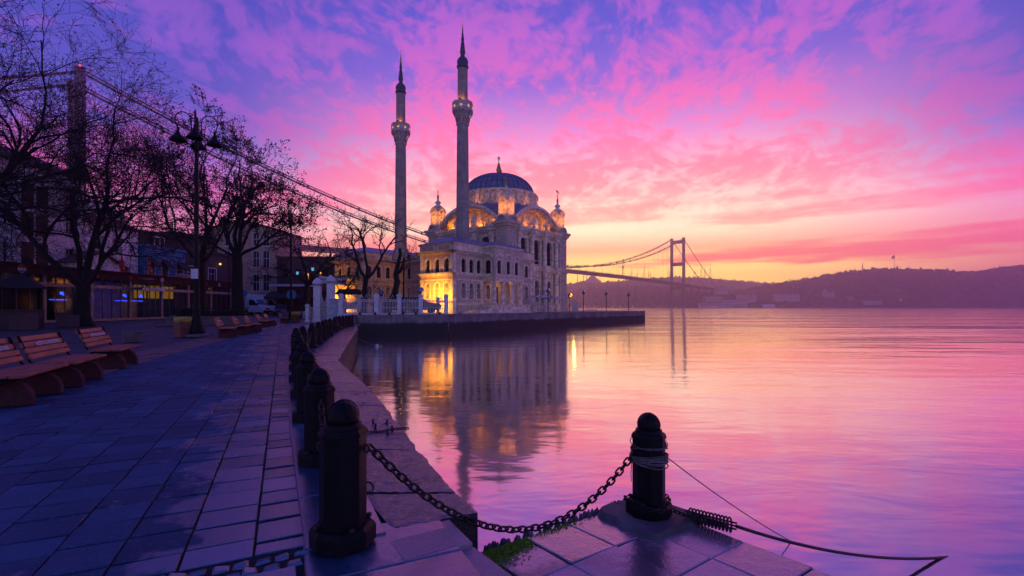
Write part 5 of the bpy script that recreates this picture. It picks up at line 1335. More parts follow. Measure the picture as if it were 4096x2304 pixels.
tree('small_tree', 'small spindly tree right of the gate before the yellow lit wall', gd(345,39.5,.3), [((-.6,0,.8),1.6,.8),((.0,0,1),1.8,1),((.7,0,.7),1.7,.8),((.9,.1,.9),1.8,.6)], 51, 'small bare trees by the fence', trunk=(.09,2.0), levels=4, k=4, ratio=.65, wig=.35, twr=.008)
tree('small_tree', 'low bare shrubby tree between the pollarded tree and the leaning trunk', gd(374,40,TZ), [((-.7,0,.5),1.5,.8),((.0,0,1),1.5,1),((.8,0,.5),1.5,.8)], 52, 'small bare trees by the fence', trunk=(.07,1.0), levels=4, k=4, ratio=.65, wig=.35, twr=.008)
# ------------------------------------------------------------------ street side: restaurant and houses
RX0, RX1 = Vector((-34.2,27.0)), Vector((-35.3,60.0))
rest = thing('glass_restaurant', 'long glazed restaurant with dark red sign fascia along the square', 'restaurant', (RX0.x,RX0.y,0), atan2((RX1-RX0).y,(RX1-RX0).x))
RL = (RX1-RX0).length
# local x along the front, outward normal = -y (towards the square)
b = MB(); b.box(0,RL,-.25,5.2,3.55,4.15); b.box(-.2,RL+.2,-.45,5.4,4.15,4.28); b.build('fascia', [M['fascia']], rest)
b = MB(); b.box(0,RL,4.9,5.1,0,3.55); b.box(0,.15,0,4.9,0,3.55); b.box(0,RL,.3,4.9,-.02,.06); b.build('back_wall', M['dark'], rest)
b = MB(); nP = 8
for i in range(nP+1):
    x = RL*i/nP; b.box(max(0,x-.11),min(RL,x+.11),-.06,.16,0,3.55)
b.box(0,RL,-.09,.12,2.75,3.02); b.box(0,RL,-.08,.1,.02,.22); b.box(0,RL,-.1,-.02,2.86,2.90)
b.build('frame', M['alu'], rest)
for i in range(nP):
    x0, x1 = RL*i/nP+.11, RL*(i+1)/nP-.11
    b = MB(); n = 4 if i % 2 else 5
    for j in range(1,n): x = x0+(x1-x0)*j/n; b.box(x-.025,x+.025,-.02,.05,.22,2.75); b.box(x-.03,x+.03,-.02,.05,3.02,3.55)
    f = b.build('glazing_bars', M['bars'], rest)
    b = MB(); b.add([(x0,.02,.22),(x1,.02,.22),(x1,.02,2.75),(x0,.02,2.75)], [(0,1,2,3)]); b.build('pane', M['vglass'], f)
    b = MB(); b.add([(x0,.025,3.02),(x1,.025,3.02),(x1,.025,3.55),(x0,.025,3.55)], [(0,1,2,3)]); b.build('clerestory_pane', M['cglass' if i < 3 else 'vglass'], f)
for x, r_, m_ in ((3.0,.24,'sign'),(12.5,.2,'sign'),(16.2,.17,'red'),(20.3,.26,'sign'),(26.5,.2,'sign'),(30.1,.22,'sign'),(27.6,.12,'red')):
    b = MB(); b.ext([(r_*cos(i*pi/10), r_*sin(i*pi/10)) for i in range(20)], (x,-.25,3.86), (1,0,0), (0,0,1), (0,-1,0), .03); f = b.build('round_sign', M[m_], rest)
    if m_ == 'sign':
        b = MB(); b.tube([(x+r_*.72*cos(i*pi/10), -.285, 3.86+r_*.72*sin(i*pi/10)) for i in range(20)], .03, 4, closed=True); b.build('ring', M['fascia'], f)
b = MB(); b.ext([(.3*cos(i*pi/10), .3*sin(i*pi/10)) for i in range(20)], (6.3,-.25,3.86), (1,0,0), (0,0,1), (0,-1,0), .03); f = b.build('round_sign', M['sign'], rest)
b = MB(); b.ext([(.28*cos(i*pi/10), .05+.22*sin(i*pi/10)) for i in range(11)], (6.3,-.285,3.86), (1,0,0), (0,0,1), (0,-1,0), .01); b.build('red_half', M['red'], f)
b = MB(); b.ext([(.28*cos(-i*pi/10), -.08+.2*sin(-i*pi/10)) for i in range(11)], (6.3,-.285,3.86), (1,0,0), (0,0,1), (0,-1,0), .01); b.build('blue_half', M['h_blue'], f)
b = MB(); b.box(16.3,19.3,-1.2,-.25,2.95,3.05); b.box(16.3,19.3,-1.25,-1.15,2.72,3.05); b.build('awning_box', M['sign'], rest)
b = MB()
for x in (10.0,12.6,16.4,18.4): b.box(x,x+1.5,1.2,1.25,1.75,1.80); b.ball((x+1.0,1.2,2.3),.12,6); b.ball((x+1.3,1.3,2.2),.09,6)
b.build('blue_lights', M['blue'], rest)
b = MB()
for x in (20.5,22.4,24.6): b.box(x,x+1.5,2.5,2.6,2.1,3.4)
b.build('glow_panel', emat('yellow_glow', (1,.50,.05), .30), rest)  # emissive panels stand in for the yellow shine in the glass
def text_mesh(txt, size, parent, loc, rot, m, name='lettering', depth=.004):
    cu = bpy.data.curves.new('tmp', 'FONT'); cu.body = txt; cu.size = size; cu.extrude = depth; cu.align_x = 'CENTER'; cu.align_y = 'CENTER'
    o = bpy.data.objects.new('tmp', cu); COL.objects.link(o); dg = bpy.context.evaluated_depsgraph_get(); dg.update()
    me = bpy.data.meshes.new_from_object(o.evaluated_get(dg)); bpy.data.objects.remove(o); bpy.data.curves.remove(cu)
    me.materials.clear(); me.materials.append(m)
    t_ = bpy.data.objects.new(name, me); COL.objects.link(t_); t_.parent = parent; t_.location = loc; t_.rotation_euler = rot
    return t_
text_mesh('CAFE & RESTAURANT', .2, rest, (18.2,-.27,3.86), (radians(90),0,0), M['tframe'])
lamp('blue_lamp', (11.0,.9,2.0), 5, (.05,.1,1), .2, rest); lamp('blue_lamp', (17.4,.9,2.0), 5, (.05,.1,1), .2, rest)
def house(label, p0, p1, depth, h, floors, m, roofk='flat', group=None, trim='tframe', win=None, chimneys=(), gable=False, name='house'):
    p0, p1 = Vector(p0), Vector(p1); d = p1-p0; L = d.length
    t_ = thing(name, label, 'house', (p0.x,p0.y,0), atan2(d.y,d.x), group)
    bw_ = MB(); z = 0
    for (z0, z1, ops, arch_) in floors:
        wall_band(bw_, (0,0), (1,0), L, z0, z1, [(s,w,zb,zt,arch_*w*.3) for s, w, zb, zt in ops], .22)
    bw_.box(0,L,.24,depth,0,h-.05)
    bw_.add([(0,0,0),(0,.24,0),(0,.24,h),(0,0,h)], [(0,1,2,3)]); bw_.add([(L,0,0),(L,.24,0),(L,.24,h),(L,0,h)], [(3,2,1,0)])
    if gable: bw_.ext([(0,0),(L,0),(L/2,gable)], (0,0,h), (1,0,0), (0,0,1), (0,1,0), depth)
    bw_.build('wall', M[m], t_)
    for (z0, z1, ops, arch_) in floors:
        for s, w, zb, zt in ops: window(t_, (0,0), (1,0), (s,w,zb,zt,arch_*w*.3), 1.0, 'glass', trim, .22, .13, .04, bars=(1 if w > .9 else 0,1), fm=trim)
    b = MB()
    if gable:
        for sx in (0,1):
            a, c = (-.3,-.3*gable/(L/2)) if not sx else (L+.3,-.3*gable/(L/2)); e = (L/2,gable)
            b.add([(a,-.3,h+c+.08),(e[0],-.3,h+e[1]+.08),(e[0],depth+.3,h+e[1]+.08),(a,depth+.3,h+c+.08),(a,-.3,h+c-.06),(e[0],-.3,h+e[1]-.06),(e[0],depth+.3,h+e[1]-.06),(a,depth+.3,h+c-.06)], [(0,1,2,3),(0,4,5,1),(2,6,7,3),(7,6,5,4),(3,7,4,0)])
    elif roofk == 'hip': b.prism([(-.35,-.4),(L+.35,-.4),(L+.35,depth+.4),(-.35,depth+.4)], h, h+.12); b.prism([(-.3,-.3),(L+.3,-.3),(L+.3,depth+.3),(-.3,depth+.3)], h+.12, h+1.5, inset=.5)
    else: b.box(-.15,L+.15,-.2,depth+.1,h-.05,h+.22)
    rf = b.build('roof', M['tile' if (gable or roofk == 'hip') else m], t_)
    for (x, y, w, hh) in chimneys:
        b = MB(); b.box(x-w/2,x+w/2,y-w/2,y+w/2,h-.5,h+hh); b.box(x-w/2-.07,x+w/2+.07,y-w/2-.07,y+w/2+.07,h+hh,h+hh+.12); b.build('chimney', M['h_lav'], rf)
    return t_
HX = -39.6
rows = lambda L, n, w, zb, zt: [(L*(i+.5)/n, w, zb, zt) for i in range(n)]
L1 = 13.0
h1 = house('tall pale house at the far left with a satellite dish, behind the big tree', (HX,31.2), (HX,44.2), 8, 12.8, [(0,4,[],0),(4,7.2,rows(L1,5,1.0,4.75,6.4),0),(7.2,10.2,rows(L1,5,1.0,7.7,9.5),0),(10.2,12.8,rows(L1,5,1.0,10.5,11.9),0)], 'h_lav', 'hip', 'houses behind the restaurant')
b = MB(); b.box(6.2,9.0,-.9,.0,4.2,11.5); bay = b.build('bay_window', M['h_lav'], h1)
for z in (4.6,7.0,9.3):
    for x in (6.5,7.7): b = MB(); b.box(x,x+.95,-.94,-.9,z,z+1.8); b.build('pane', M['glass'], bay)
b = MB(); b.lathe([(.02,0),(.3,.03),(.55,.1),(.75,.2),(.73,.21),(.5,.1),(.02,.02)], 18); dish = b.build('satellite_dish', M['sign'], h1); dish.location = (4.6,-.75,4.35); dish.rotation_euler = (radians(70),0,radians(35))
L2 = 6.6
h2 = house('white house with a chimneyed tile roof between the satellite dish house and the blue house', (HX,44.3), (HX,50.6), 8, 9.1, [(0,4,[],0),(4,6.4,[(1.3,.6,4.5,5.4),(4.9,.7,4.3,5.2)],0),(6.4,9.1,[(1.4,.9,6.7,8.0),(3.6,.9,6.6,8.0),(5.5,.55,6.9,7.6)],0)], 'h_white', 'hip', 'houses behind the restaurant', chimneys=((1.5,2.5,.7,1.6),(4.2,2.0,.6,2.0),(5.6,3.2,.8,2.3)))
b = MB(); b.box(.3,5.9,1.2,6,9.05,10.6); b.ext([(0,0),(5.8,0),(5.8,.3),(2.9,1.1),(0,.3)], (.2,1.1,10.6), (1,0,0), (0,0,1), (0,1,0), 5); attic = b.build('attic', M['h_white'], h2)
for x in (1.2,3.4): b = MB(); b.box(x,x+1.3,1.14,1.2,9.5,10.3); b.build('pane', M['glass'], attic)
lean = house('low white gabled annex with a small sloping tile roof beside the red flags', (HX+1.6,41.6), (HX+1.6,46.6), 2.5, 5.2, [(0,5.2,[],0)], 'h_white', 'flat', 'houses behind the restaurant', gable=1.1)
L3 = 6.5
h3 = house('small blue house with dark awnings over its three windows', (HX+.5,50.8), (HX+.5,57.2), 8, 7.7, [(0,3.9,[],0),(3.9,7.7,[(1.0,.95,4.3,6.4),(3.0,.95,4.3,6.4),(5.4,.95,4.3,6.4)],0)], 'h_blue', 'flat', 'houses behind the restaurant')
for x in (1.0,3.0,5.4): b = MB(); b.ext([(0,0),(.75,-.8),(.75,-.95),(0,-.55)], (x-.55,-.05,6.5), (0,-1,0), (0,0,1), (1,0,0), 1.1); b.build('awning', M['awning'], h3)
b = MB(); b.box(.1,6.2,1.0,6,7.7,9.3); b.box(-.1,6.4,.7,6.2,9.3,9.5); at_ = b.build('attic', M['h_dark'], h3)
b = MB(); b.box(2.6,4.2,.85,1.0,7.9,9.2); b.build('dormer', M['h_white'], at_)
b = MB()
for x in (2.8,3.55): b.box(x,x+.5,.8,.86,8.05,9.0)
b.build('pane', M['glass'], at_)
b = MB()
for i in range(20): b.box(2.6+i*.2,2.66+i*.2,-1.55,-1.5,4.0,4.9)
b.box(2.5,6.6,-1.58,-1.47,4.85,4.95); b.box(2.5,6.6,-1.58,-1.47,3.95,4.05); b.build('roof_terrace_railing', M['white_iron'], h3)
h4 = house('dark narrow building with a small lit wall lamp between blue and brown houses', (HX-.5,57.4), (HX+1.0,66.0), 8, 8.2, [(0,3.9,[],0),(3.9,8.2,[(2.0,1.2,4.4,6.2),(5.2,1.2,4.4,6.2)],0)], 'h_dark', 'flat', 'houses behind the restaurant')
b = MB(); b.box(.5,7,.8,6,8.2,10.4); b.build('attic', M['h_dark'], h4)
b = MB(); b.ball((6.2,-.3,6.9),.13,8); b.build('lamp', M['warm'], h4)
b = MB(); b.ext([(0,0),(1.6,-.7),(1.6,-.85),(0,-.15)], (0,-.1,4.6), (0,-1,0), (0,0,1), (1,0,0), 6.5); cn = b.build('canopy', M['tile'], h4)
b = MB(); b.ball((3.5,-1.2,3.6),.16,8); b.build('lamp', M['warm'], cn)
YB = 76.0; bx0, bx1 = gd(206,YB).x, gd(277,YB).x; LB = bx1-bx0
sx = lambda px: (px-206)/71*LB
tall = lambda zb, zt: [(sx(227.5),.95,zb,zt),(sx(235),.95,zb,zt),(sx(256),1.05,zb,zt),(sx(266),1.05,zb,zt)]
h5 = house('brown house with white framed arched windows at the end of the square', (bx0,YB), (bx1,YB), 9, 13.6, [(0,3.2,[],1),(3.2,7.0,tall(3.7,6.1)+[(sx(214),.6,4.4,5.2)],1),(7.0,10.6,tall(7.5,9.8)+[(sx(214),.6,7.6,8.6)],1),(10.6,13.6,[(sx(214),.6,11.0,11.9),(sx(227.5),.95,10.9,12.7),(sx(256),1.0,10.9,12.7),(sx(266),1.0,10.9,12.7)],1)], 'h_brown', 'flat', None, gable=1.5)
b = MB(); b.box(sx(227)-.3,sx(227)+.3,.17,.2,7.6,8.3); b.box(sx(229)-.25,sx(229)+.2,.17,.2,4.0,4.6); b.build('lit_pane', M['warm2'], h5)
h6 = house('long dark building with a white balcony ledge right of the brown house', (gd(277,72).x,72), (gd(337,72).x,72), 8, 8.6, [(0,4.6,[],0),(4.6,8.6,[(1.2,.9,5.6,6.9),(3.2,.9,5.6,6.9),(5.2,.9,5.6,6.9),(7.2,.9,5.6,6.9)],0)], 'h_dark', 'flat', None, trim='h_dark')
b = MB(); b.box(-.6,6.6,-1.3,0,4.25,4.6); lg = b.build('balcony', M['tframe'], h6)
b = MB()
for i in range(34): b.box(-.5+i*.2,-.46+i*.2,-1.25,-1.21,4.6,5.7)
b.box(-.6,6.6,-1.27,-1.19,5.66,5.74); b.build('railing', M['iron'], lg)
b = MB(); b.ext([(0,0),(2.2,-.9),(2.2,-1.3),(0,-.3)], (-.8,-.1,3.6), (0,-1,0), (0,0,1), (1,0,0), 8.2); b.build('awning', M['awning'], h6)
for x, z, m_, s in ((4.6,6.0,'warm2',.2),(4.65,5.6,'warm2',.14),(3.1,6.3,'cyan',.16),(5.4,6.9,'cyan',.18),(6.6,6.3,'warm2',.09)):
    b = MB(); b.box(x-s,x+s,-.08,-.05,z-s*1.4,z+s*1.4); b.build('lit_pane', M[m_], h6)
# flags over the restaurant
for i, (px, d, lab) in enumerate(((121.5,40,'red flag hanging over the restaurant roof, left of the pair'),(149,46,'red flag hanging over the restaurant roof, right of the pair by the blue house'))):
    t_ = thing('flag', lab, 'flag', gd(px, d, 4.2), 0, 'red flags over the restaurant'); t_.scale = (.68,)*3; t_.location.x = -36.2; t_.location.y = 36.2*F/(CX-px)
    b = MB(); b.tube([(0,0,0),(0,0,3.0)], .03, 6); b.build('pole', M['iron'], t_)
    b = MB(); b.add([(0,.02,2.95),(.0,.7,.9),(.12,.8,.3),(-.05,.3,.05),(0,.02,.5)], [(0,1,2,3,4)]); b.add([(0,.02,2.95),(.0,-.35,1.2),(.1,-.3,.3),(0,.02,.5)], [(0,1,2,3)]); c_ = b.build('cloth', M['red'], t_)
    b = MB(); b.tube([(.14,.30+.14*cos(a),.95+.14*sin(a)) for a in [.9+i*.45 for i in range(11)]], .03, 4); b.build('crescent', M['sign'], c_)
# ------------------------------------------------------------------ brick planter with railing
pa, pb = gp(166,325.8), gp(250,324.3)
pd = (pb-pa); pl_ = thing('brick_planter', 'raised brick planter with black railing around the seed-cluster trees', 'planter', pa, atan2(pd.y,pd.x))
PL = pd.length
b = MB(); b.box(0,PL,0,.35,-.02,.5); b.box(PL-.35,PL,.35,9,-.02,.5); b.box(0,.35,.35,14,-.02,.5); b.box(.36,PL-.36,.36,9,0,.42); b.prism([(-.5,-.25),(PL+.1,-.25),(PL+.1,0),(-.5,0)], -.02, .16); b.build('wall', M['brickp'], pl_)
b = MB(); b.box(-.05,PL+.05,-.06,.42,.5,.58); b.build('coping', M['conc'], pl_)
b = MB()
for i in range(int(PL/.14)): b.box(.1+i*.14,.125+i*.14,.16,.185,.58,1.12)
b.box(.05,PL-.05,.15,.2,1.10,1.15); b.box(.05,PL-.05,.15,.2,.66,.70); b.build('railing', M['iron'], pl_)
b = MB(); rr = random.Random(77)
for i in range(2600):
    x, y = rr.uniform(.5,PL-.5), rr.uniform(.6,1.8); z = .42+rr.random()**.7*(.5+.12*sin(x*1.7)); a = rr.random()*6.3; s = rr.uniform(.05,.1)
    b.add([(x+s*cos(a),y+s*sin(a),z),(x-s*cos(a),y-s*sin(a),z+.02),(x+rr.uniform(-.05,.05),y,z+s*1.5)], [(0,1,2)])
b.build('hedge', M['leafd'], pl_)
# wooden planter boxes, kiosk, low block, bins
def plank_box(name, label, cat, loc, rz, s, h, m='binwood', lid=None, group=None, taper=0):
    t_ = thing(name, label, cat, loc, rz, group)
    for k in range(4):
        b = MB(Matrix.Rotation(k*pi/2, 4, 'Z')); n = int(h/.13)
        for i in range(n): b.box(-s/2,s/2-.02,-s/2-.005*(i%2),-s/2+.025,h*i/n+.004,h*(i+1)/n-.006)
        b.build('side_panel', M[m], t_)
    b = MB(); b.box(-s/2+.03,s/2-.03,-s/2+.03,s/2-.03,0,h-.08); b.build('liner', M['dark'], t_)
    return t_
plank_box('wooden_planter', 'wooden planter box in front of the kiosk at the left edge', 'planter', gp(24,329.5), .75, 1.05, .72, 'h_dark', group='wooden planter boxes')
plank_box('wooden_planter', 'wooden planter box beside the forked tree trunk', 'planter', gp(68,327.2), .75, 1.0, .72, 'h_dark', group='wooden planter boxes')
t_ = plank_box('litter_bin', 'wooden litter bin with yellow bag beside the tall street lamp', 'bin', gp(183,336.8), -.45, .46, .74)
def bag(t_, s, z):
    b = MB(); rr = random.Random(3); n = 20; rows_ = []
    for (r_, zz) in ((s*.5+.02,z-.14),(s*.5+.035,z-.04),(s*.5+.03,z+.05),(s*.5-.03,z+.07),(s*.4,z-.02),(s*.2,z-.06)):
        row = []
        for i in range(n):
            a = 2*pi*i/n; k = 1/max(abs(cos(a)),abs(sin(a))); row.append((r_*k*cos(a)*.98, r_*k*sin(a)*.98, zz+rr.uniform(-.02,.02)))
        rows_ += row
    b.add(rows_, [(k*n+i,k*n+(i+1)%n,(k+1)*n+(i+1)%n,(k+1)*n+i) for k in range(5) for i in range(n)], 0, True); b.build('bin_bag', M['bag'], t_)
bag(t_, .46, .74)
t2 = plank_box('litter_bin', 'wooden litter bin behind the last far bench', 'bin', gp(295.5,322.2), -.3, .46, .74); bag(t2, .46, .74)
b = MB(); b.lathe([(.26,0),(.28,.3),(.29,.34),(.02,.345)], 10, tuple(gp(132.5,341.5)), sm=False); tag(b.build('stone_stool', M['conc']), 'low dark round block standing alone on the cobbles behind the benches', 'stool')
ks = thing('kiosk', 'dark roofed wooden kiosk behind the left planter box', 'kiosk', gd(20,27.0), .6)
b = MB(); b.prism([(-1.0,-1.0),(1.0,-1.0),(1.0,1.0),(-1.0,1.0)], 2.35, 2.9, inset=.7); b.prism([(-1.0,-1.0),(1.0,-1.0),(1.0,1.0),(-1.0,1.0)], 2.25, 2.35); b.prism([(-.25,-.25),(.25,-.25),(.25,.25),(-.25,.25)], 2.9, 3.05); b.build('roof', M['awning'], ks)
for sx_ in (-.75,.75):
    for sy in (-.75,.75): b = MB(); b.box(sx_-.05,sx_+.05,sy-.05,sy+.05,0,2.25); b.build('post', M['iron'], ks)
b = MB(); b.box(-.85,.85,-.85,.85,0,1.0); b.box(-.95,.95,-.95,.95,1.0,1.06); b.build('counter', M['h_dark'], ks)
# ------------------------------------------------------------------ benches
def make_bench(label, loc, rz):
    t_ = thing('park_bench', label, 'bench', loc, rz, 'benches along the promenade'); L = 1.40
    # local y along the bench, +x towards the water
    for i in range(4):
        x = .26-.125*i; b = MB(); dz = .0 if i else -.008; b.box(x-.112,x,-L/2,L/2,.365+dz,.40+dz); b.build('seat_slat', M['seat'], t_, bevel=.006)
    for i in range(4):
        x0, z0 = -.235-.028*i-(.006*i*i), .455+.083*i; b = MB(Matrix.Translation((x0,0,z0)) @ Matrix.Rotation(radians(-17-2*i), 4, 'Y'))
        b.box(-.014,.014,-L/2,L/2,0,.072); b.build('back_slat', M['seat'], t_, bevel=.005)
    text_ = text_mesh('BEŞİKTAŞ BELEDİYESİ', .078, t_, (-.287+.02,0,.455+.083*2+.036), (radians(90),0,radians(90)), M['sign'], depth=.002)
    text_.rotation_euler = (Matrix.Rotation(radians(-21), 3, 'Y') @ Matrix.Rotation(radians(90), 3, 'Z') @ Matrix.Rotation(radians(90), 3, 'X')).to_euler()
    for sy in (-1,1):
        y = sy*(L/2-.03); b = MB()
        b.tube([(.24,y,.35),(.05,y,.345),(-.16,y,.35),(-.24,y,.42),(-.29,y,.58),(-.37,y,.79)], .017, 6); b.tube([(.18,y,.35),(0,y,.27),(-.2,y,.33)], .02, 6); b.build('iron_frame', M['iron'], t_)
        y = sy*.42
        pr = [(-.22,0),(-.22,.22),(-.18,.29),(-.08,.325),(.03,.325)]+[(.03+.25*sin(a), .07+.255*cos(a)) for a in [i*pi/16 for i in range(1,8)]]+[(.28,.05),(.28,0)]
        b = MB(); b.ext(pr, (0,y-.065,0), (1,0,0), (0,0,1), (0,1,0), .13); b.build('concrete_foot', M['foot'], t_, bevel=.02)
    return t_
QB = atan2(.432,.902)
bl = [((-6.30,6.13),'bench nearest the camera, cut by the left picture edge',None),((-6.92,7.50),'second bench from the left edge, touching the nearest one',None),((-7.98,9.60),'third bench, standing apart at the right of the near group',None),
      ((-11.27,18.92),'first bench beyond the tall street lamp',.375),((-11.9,21.12),'second bench beyond the tall street lamp',.37),((-12.4,22.97),'third bench beyond the tall street lamp, touching the second',.35),((-14.75,28.4),'first of the paired far benches',.33),((-15.4,30.55),'second of the paired far benches',.33),((-17.0,35.7),'farthest single bench beside the far lamp post',.32)]
bp_ = None
for (p, lab, a) in bl:
    lab = 'wooden slatted '+lab
    ang = QB if a is None else a
    if bp_ is None: bp_ = make_bench(lab, (p[0],p[1],0), ang)
    else: dup(bp_, (p[0],p[1],0), ang, lab)
# ------------------------------------------------------------------ street lamps
def make_lamp(label, loc, arms, rz=0, sc=1.0, lit=(), group='four-armed street lamps'):
    t_ = thing('street_lamp', label, 'street lamp', loc, rz, group); t_.scale = (sc,)*3
    b = MB(); b.lathe([(.55,0),(.55,.10),(.30,.12)], 8, sm=False); b.build('plinth', M['conc'], t_)
    b = MB(); b.lathe([(.30,.1),(.30,.22),(.2,.5),(.15,.8),(.125,1.0),(.14,1.05),(.115,1.15),(.095,2.5),(.11,2.55),(.085,2.62),(.075,6.2),(.09,6.25),(.068,6.35),(.068,8.62),(.05,8.7),(.01,8.72)], 14); b.build('pole', M['iron'], t_)
    for i, a in enumerate(arms):
        ca, sa = cos(a), sin(a); P = lambda r_, z: (r_*ca, r_*sa, z)
        b = MB(); c = (.45, 8.74); q = [P(.05,7.55),P(.15,7.65),P(.17,8.3),P(.17,8.74)]+[P(c[0]-.28*cos(t_2), c[1]+.34*sin(t_2)) for t_2 in [k*pi/8 for k in range(1,10)]]+[P(.68,8.52),P(.62,8.42)]
        b.tube(q, .022, 6); b.tube([P(.06,8.1),P(.17,8.1)], .02, 5); b.tube([P(.60,8.40),P(.48,8.44),P(.42,8.56)], .016, 5); ar = b.build('arm', M['iron'], t_)
        b = MB(); cc = (.63*ca, .63*sa, 8.08); b.lathe([(.045,.36),(.05,.22),(.085,.14),(.10,.08),(.17,.0),(.25,-.09),(.31,-.2),(.295,-.205),(.17,-.08),(.02,-.02)], 18, cc, cap=False); b.build('lamp_shade', M['iron'], ar)
        if i in lit:
            b = MB(); b.ball((cc[0],cc[1],cc[2]-.16), .12, 8); b.build('bulb', M['warm'], ar); lamp('street_lamp_light', (cc[0],cc[1],cc[2]-.32), 40, (1,.5,.1), .12, t_)
    return t_
A4 = [.5+i*pi/2 for i in range(4)]
l1 = make_lamp('tall black four-armed street lamp standing by the wooden bin', gp(196.5,336.4), A4)
b = MB(); b.box(.10,.13,-.14,.14,2.35,2.75); o = b.build('notice', M['sign'], l1); o.rotation_euler = (0,0,-1.6)
make_lamp('black four-armed street lamp behind the farthest bench', gp(291,322.1), [.3,.3+pi/2,.3+pi,.3+1.5*pi])
make_lamp('two-armed street lamp with one bulb lit behind the white fence', gd(404,42,TZ), [.1,pi+.1], 0, .62, lit=(1,))
# poles with round signs
for i, (px, d, z, s, lab) in enumerate(((244,58,2.9,.45,'round traffic sign on a pole right of the stout planter tree'),(291.6,41.0,2.25,.42,'round traffic sign seen from behind at the far lamp post'))):
    t_ = thing('traffic_sign', lab, 'sign', gd(px, d), 0, 'round traffic signs')
    b = MB(); b.tube([(0,0.04,0),(0,.04,z+s)], .035, 6); b.build('pole', M['iron'], t_)
    b = MB(); b.ext([(s*cos(k*pi/12), s*sin(k*pi/12)) for k in range(24)], (0,0,z), (1,0,0), (0,0,1), (0,-1,0), .03); b.build('disc', M['h_blue'], t_)
b = MB(); pp = gd(229,57); b.tube([(pp.x,pp.y,0),(pp.x,pp.y,11.5)], .05, 6); tag(b.build('slim_pole', M['iron']), 'slim dark pole left of the brown house windows', 'pole')
# ------------------------------------------------------------------ vans and cars
def make_van(label, loc, rz, cargo=True, group='white delivery vans'):
    t_ = thing('delivery_van', label, 'van', loc, rz, group)      # nose towards +x
    pr = [(-.1,.45),(2.05,.45),(2.25,.55),(2.3,.95),(2.15,1.22),(1.5,1.48),(1.42,1.52),(.85,2.30),(.6,2.44),(-.1,2.46)]
    b = MB(); b.ext(pr, (0,1.0,0), (1,0,0), (0,0,1), (0,-1,0), 2.0); b.build('cab', M['van'], t_, bevel=.06)
    b = MB(); b.box(-4.0,.0,-.7,.7,.5,.75); b.build('chassis', M['iron'], t_)
    if cargo:
        b = MB(); b.box(-4.1,-.16,-1.08,1.08,.8,3.0); c_ = b.build('cargo_box', M['van'], t_, bevel=.04)
        b = MB(); b.box(-.16,.35,-.65,.65,2.5,2.95); b.build('cooling_unit', M['van'], c_, bevel=.05)
        b = MB(); b.box(-2.6,-1.4,-1.10,-1.08,1.0,2.8); b.build('side_door', M['sign'], c_)
    for s in (-1,1):
        b = MB(); b.ext([(.1,1.45),(1.35,1.45),(.82,2.2),(.1,2.2)], (0,s*1.005,0), (1,0,0), (0,0,1), (0,s,0), .012); b.build('side_window', M['glass'], t_)
        b = MB(); b.box(1.25,1.45,s*1.05-.08,s*1.05+.08,1.4,1.75); b.build('mirror', M['iron'], t_)
        b = MB(); b.box(2.12,2.31,s*.72-.2,s*.72+.2,.92,1.15); b.build('headlight', M['sign'], t_, bevel=.03)
        for x in (1.45,-2.8):
            b = MB(); b.M = Matrix.Translation((x,s*.85,.36)) @ Matrix.Rotation(pi/2, 4, 'X'); b.lathe([(.2,-.12),(.36,-.12),(.38,0),(.36,.12),(.2,.12)], 18); w_ = b.build('wheel', M['tyre'], t_)
            b = MB(); b.M = Matrix.Translation((x,s*.85,.36)) @ Matrix.Rotation(pi/2, 4, 'X'); b.lathe([(.02,-.11),(.2,-.10),(.2,.10),(.02,.11)], 12); b.build('rim', M['alu'], w_)
    b = MB(); b.add([(1.43,-.85,1.56),(1.43,.85,1.56),(.89,.78,2.27),(.89,-.78,2.27)], [(0,1,2,3)]); b.add([(1.445,-.85,1.555),(1.445,.85,1.555),(.905,.78,2.275),(.905,-.78,2.275)], [(0,1,2,3)]); b.build('windscreen', M['lens'], t_)
    b = MB(); b.box(2.2,2.36,-.95,.95,.45,.72); b.box(2.27,2.32,-.45,.45,.85,1.05); b.build('bumper', M['iron'], t_, bevel=.03)
    return t_
v1 = make_van('white refrigerated van with blue-lit cab, left of the two by the tree trunk', (gd(253,68).x,68,0), -.12)
dup(v1, (gd(271.5,71.5).x,71.5,0), -.12, 'white refrigerated van nearest the white gate, right of the two')
dup(v1, (gd(227,74).x,74,0), -.05, 'white van half hidden behind the end of the glazed restaurant')
def make_car(label, loc, rz):
    t_ = thing('parked_car', label, 'car', loc, rz, 'dark cars behind the fence')
    b = MB(); b.ext([(-2.1,.35),(2.1,.35),(2.15,.7),(1.9,.92),(1.1,1.0),(-1.7,1.0),(-2.15,.9)], (0,.88,0), (1,0,0), (0,0,1), (0,-1,0), 1.76); b.build('body', M['carpaint'], t_, bevel=.08)
    b = MB(); b.ext([(-1.6,1.0),(1.1,1.0),(.4,1.45),(-1.1,1.47)], (0,.75,0), (1,0,0), (0,0,1), (0,-1,0), 1.5); b.build('cabin', M['glass'], t_, bevel=.06)
    for x in (1.3,-1.3):
        for s in (-1,1): b = MB(); b.M = Matrix.Translation((x,s*.8,.32)) @ Matrix.Rotation(pi/2, 4, 'X'); b.lathe([(.02,-.1),(.3,-.1),(.32,0),(.3,.1),(.02,.1)], 16); b.build('wheel', M['tyre'], t_)
    for s in (-1,1): b = MB(); b.box(2.05,2.17,s*.6-.18,s*.6+.18,.68,.82); b.build('headlight', M['lens'], t_)
    return t_
c1 = make_car('dark parked car behind the white fence, left of the pink corner', (gd(402,42).x,42,TZ), .4)
dup(c1, (gd(416,41.6).x,41.6,TZ), .2, 'dark parked car behind the fence close to the yellow lit facade')
dup(c1, (gd(298,72).x,67,0), -1.3, 'dark car with a small light beside the shop under the awning')
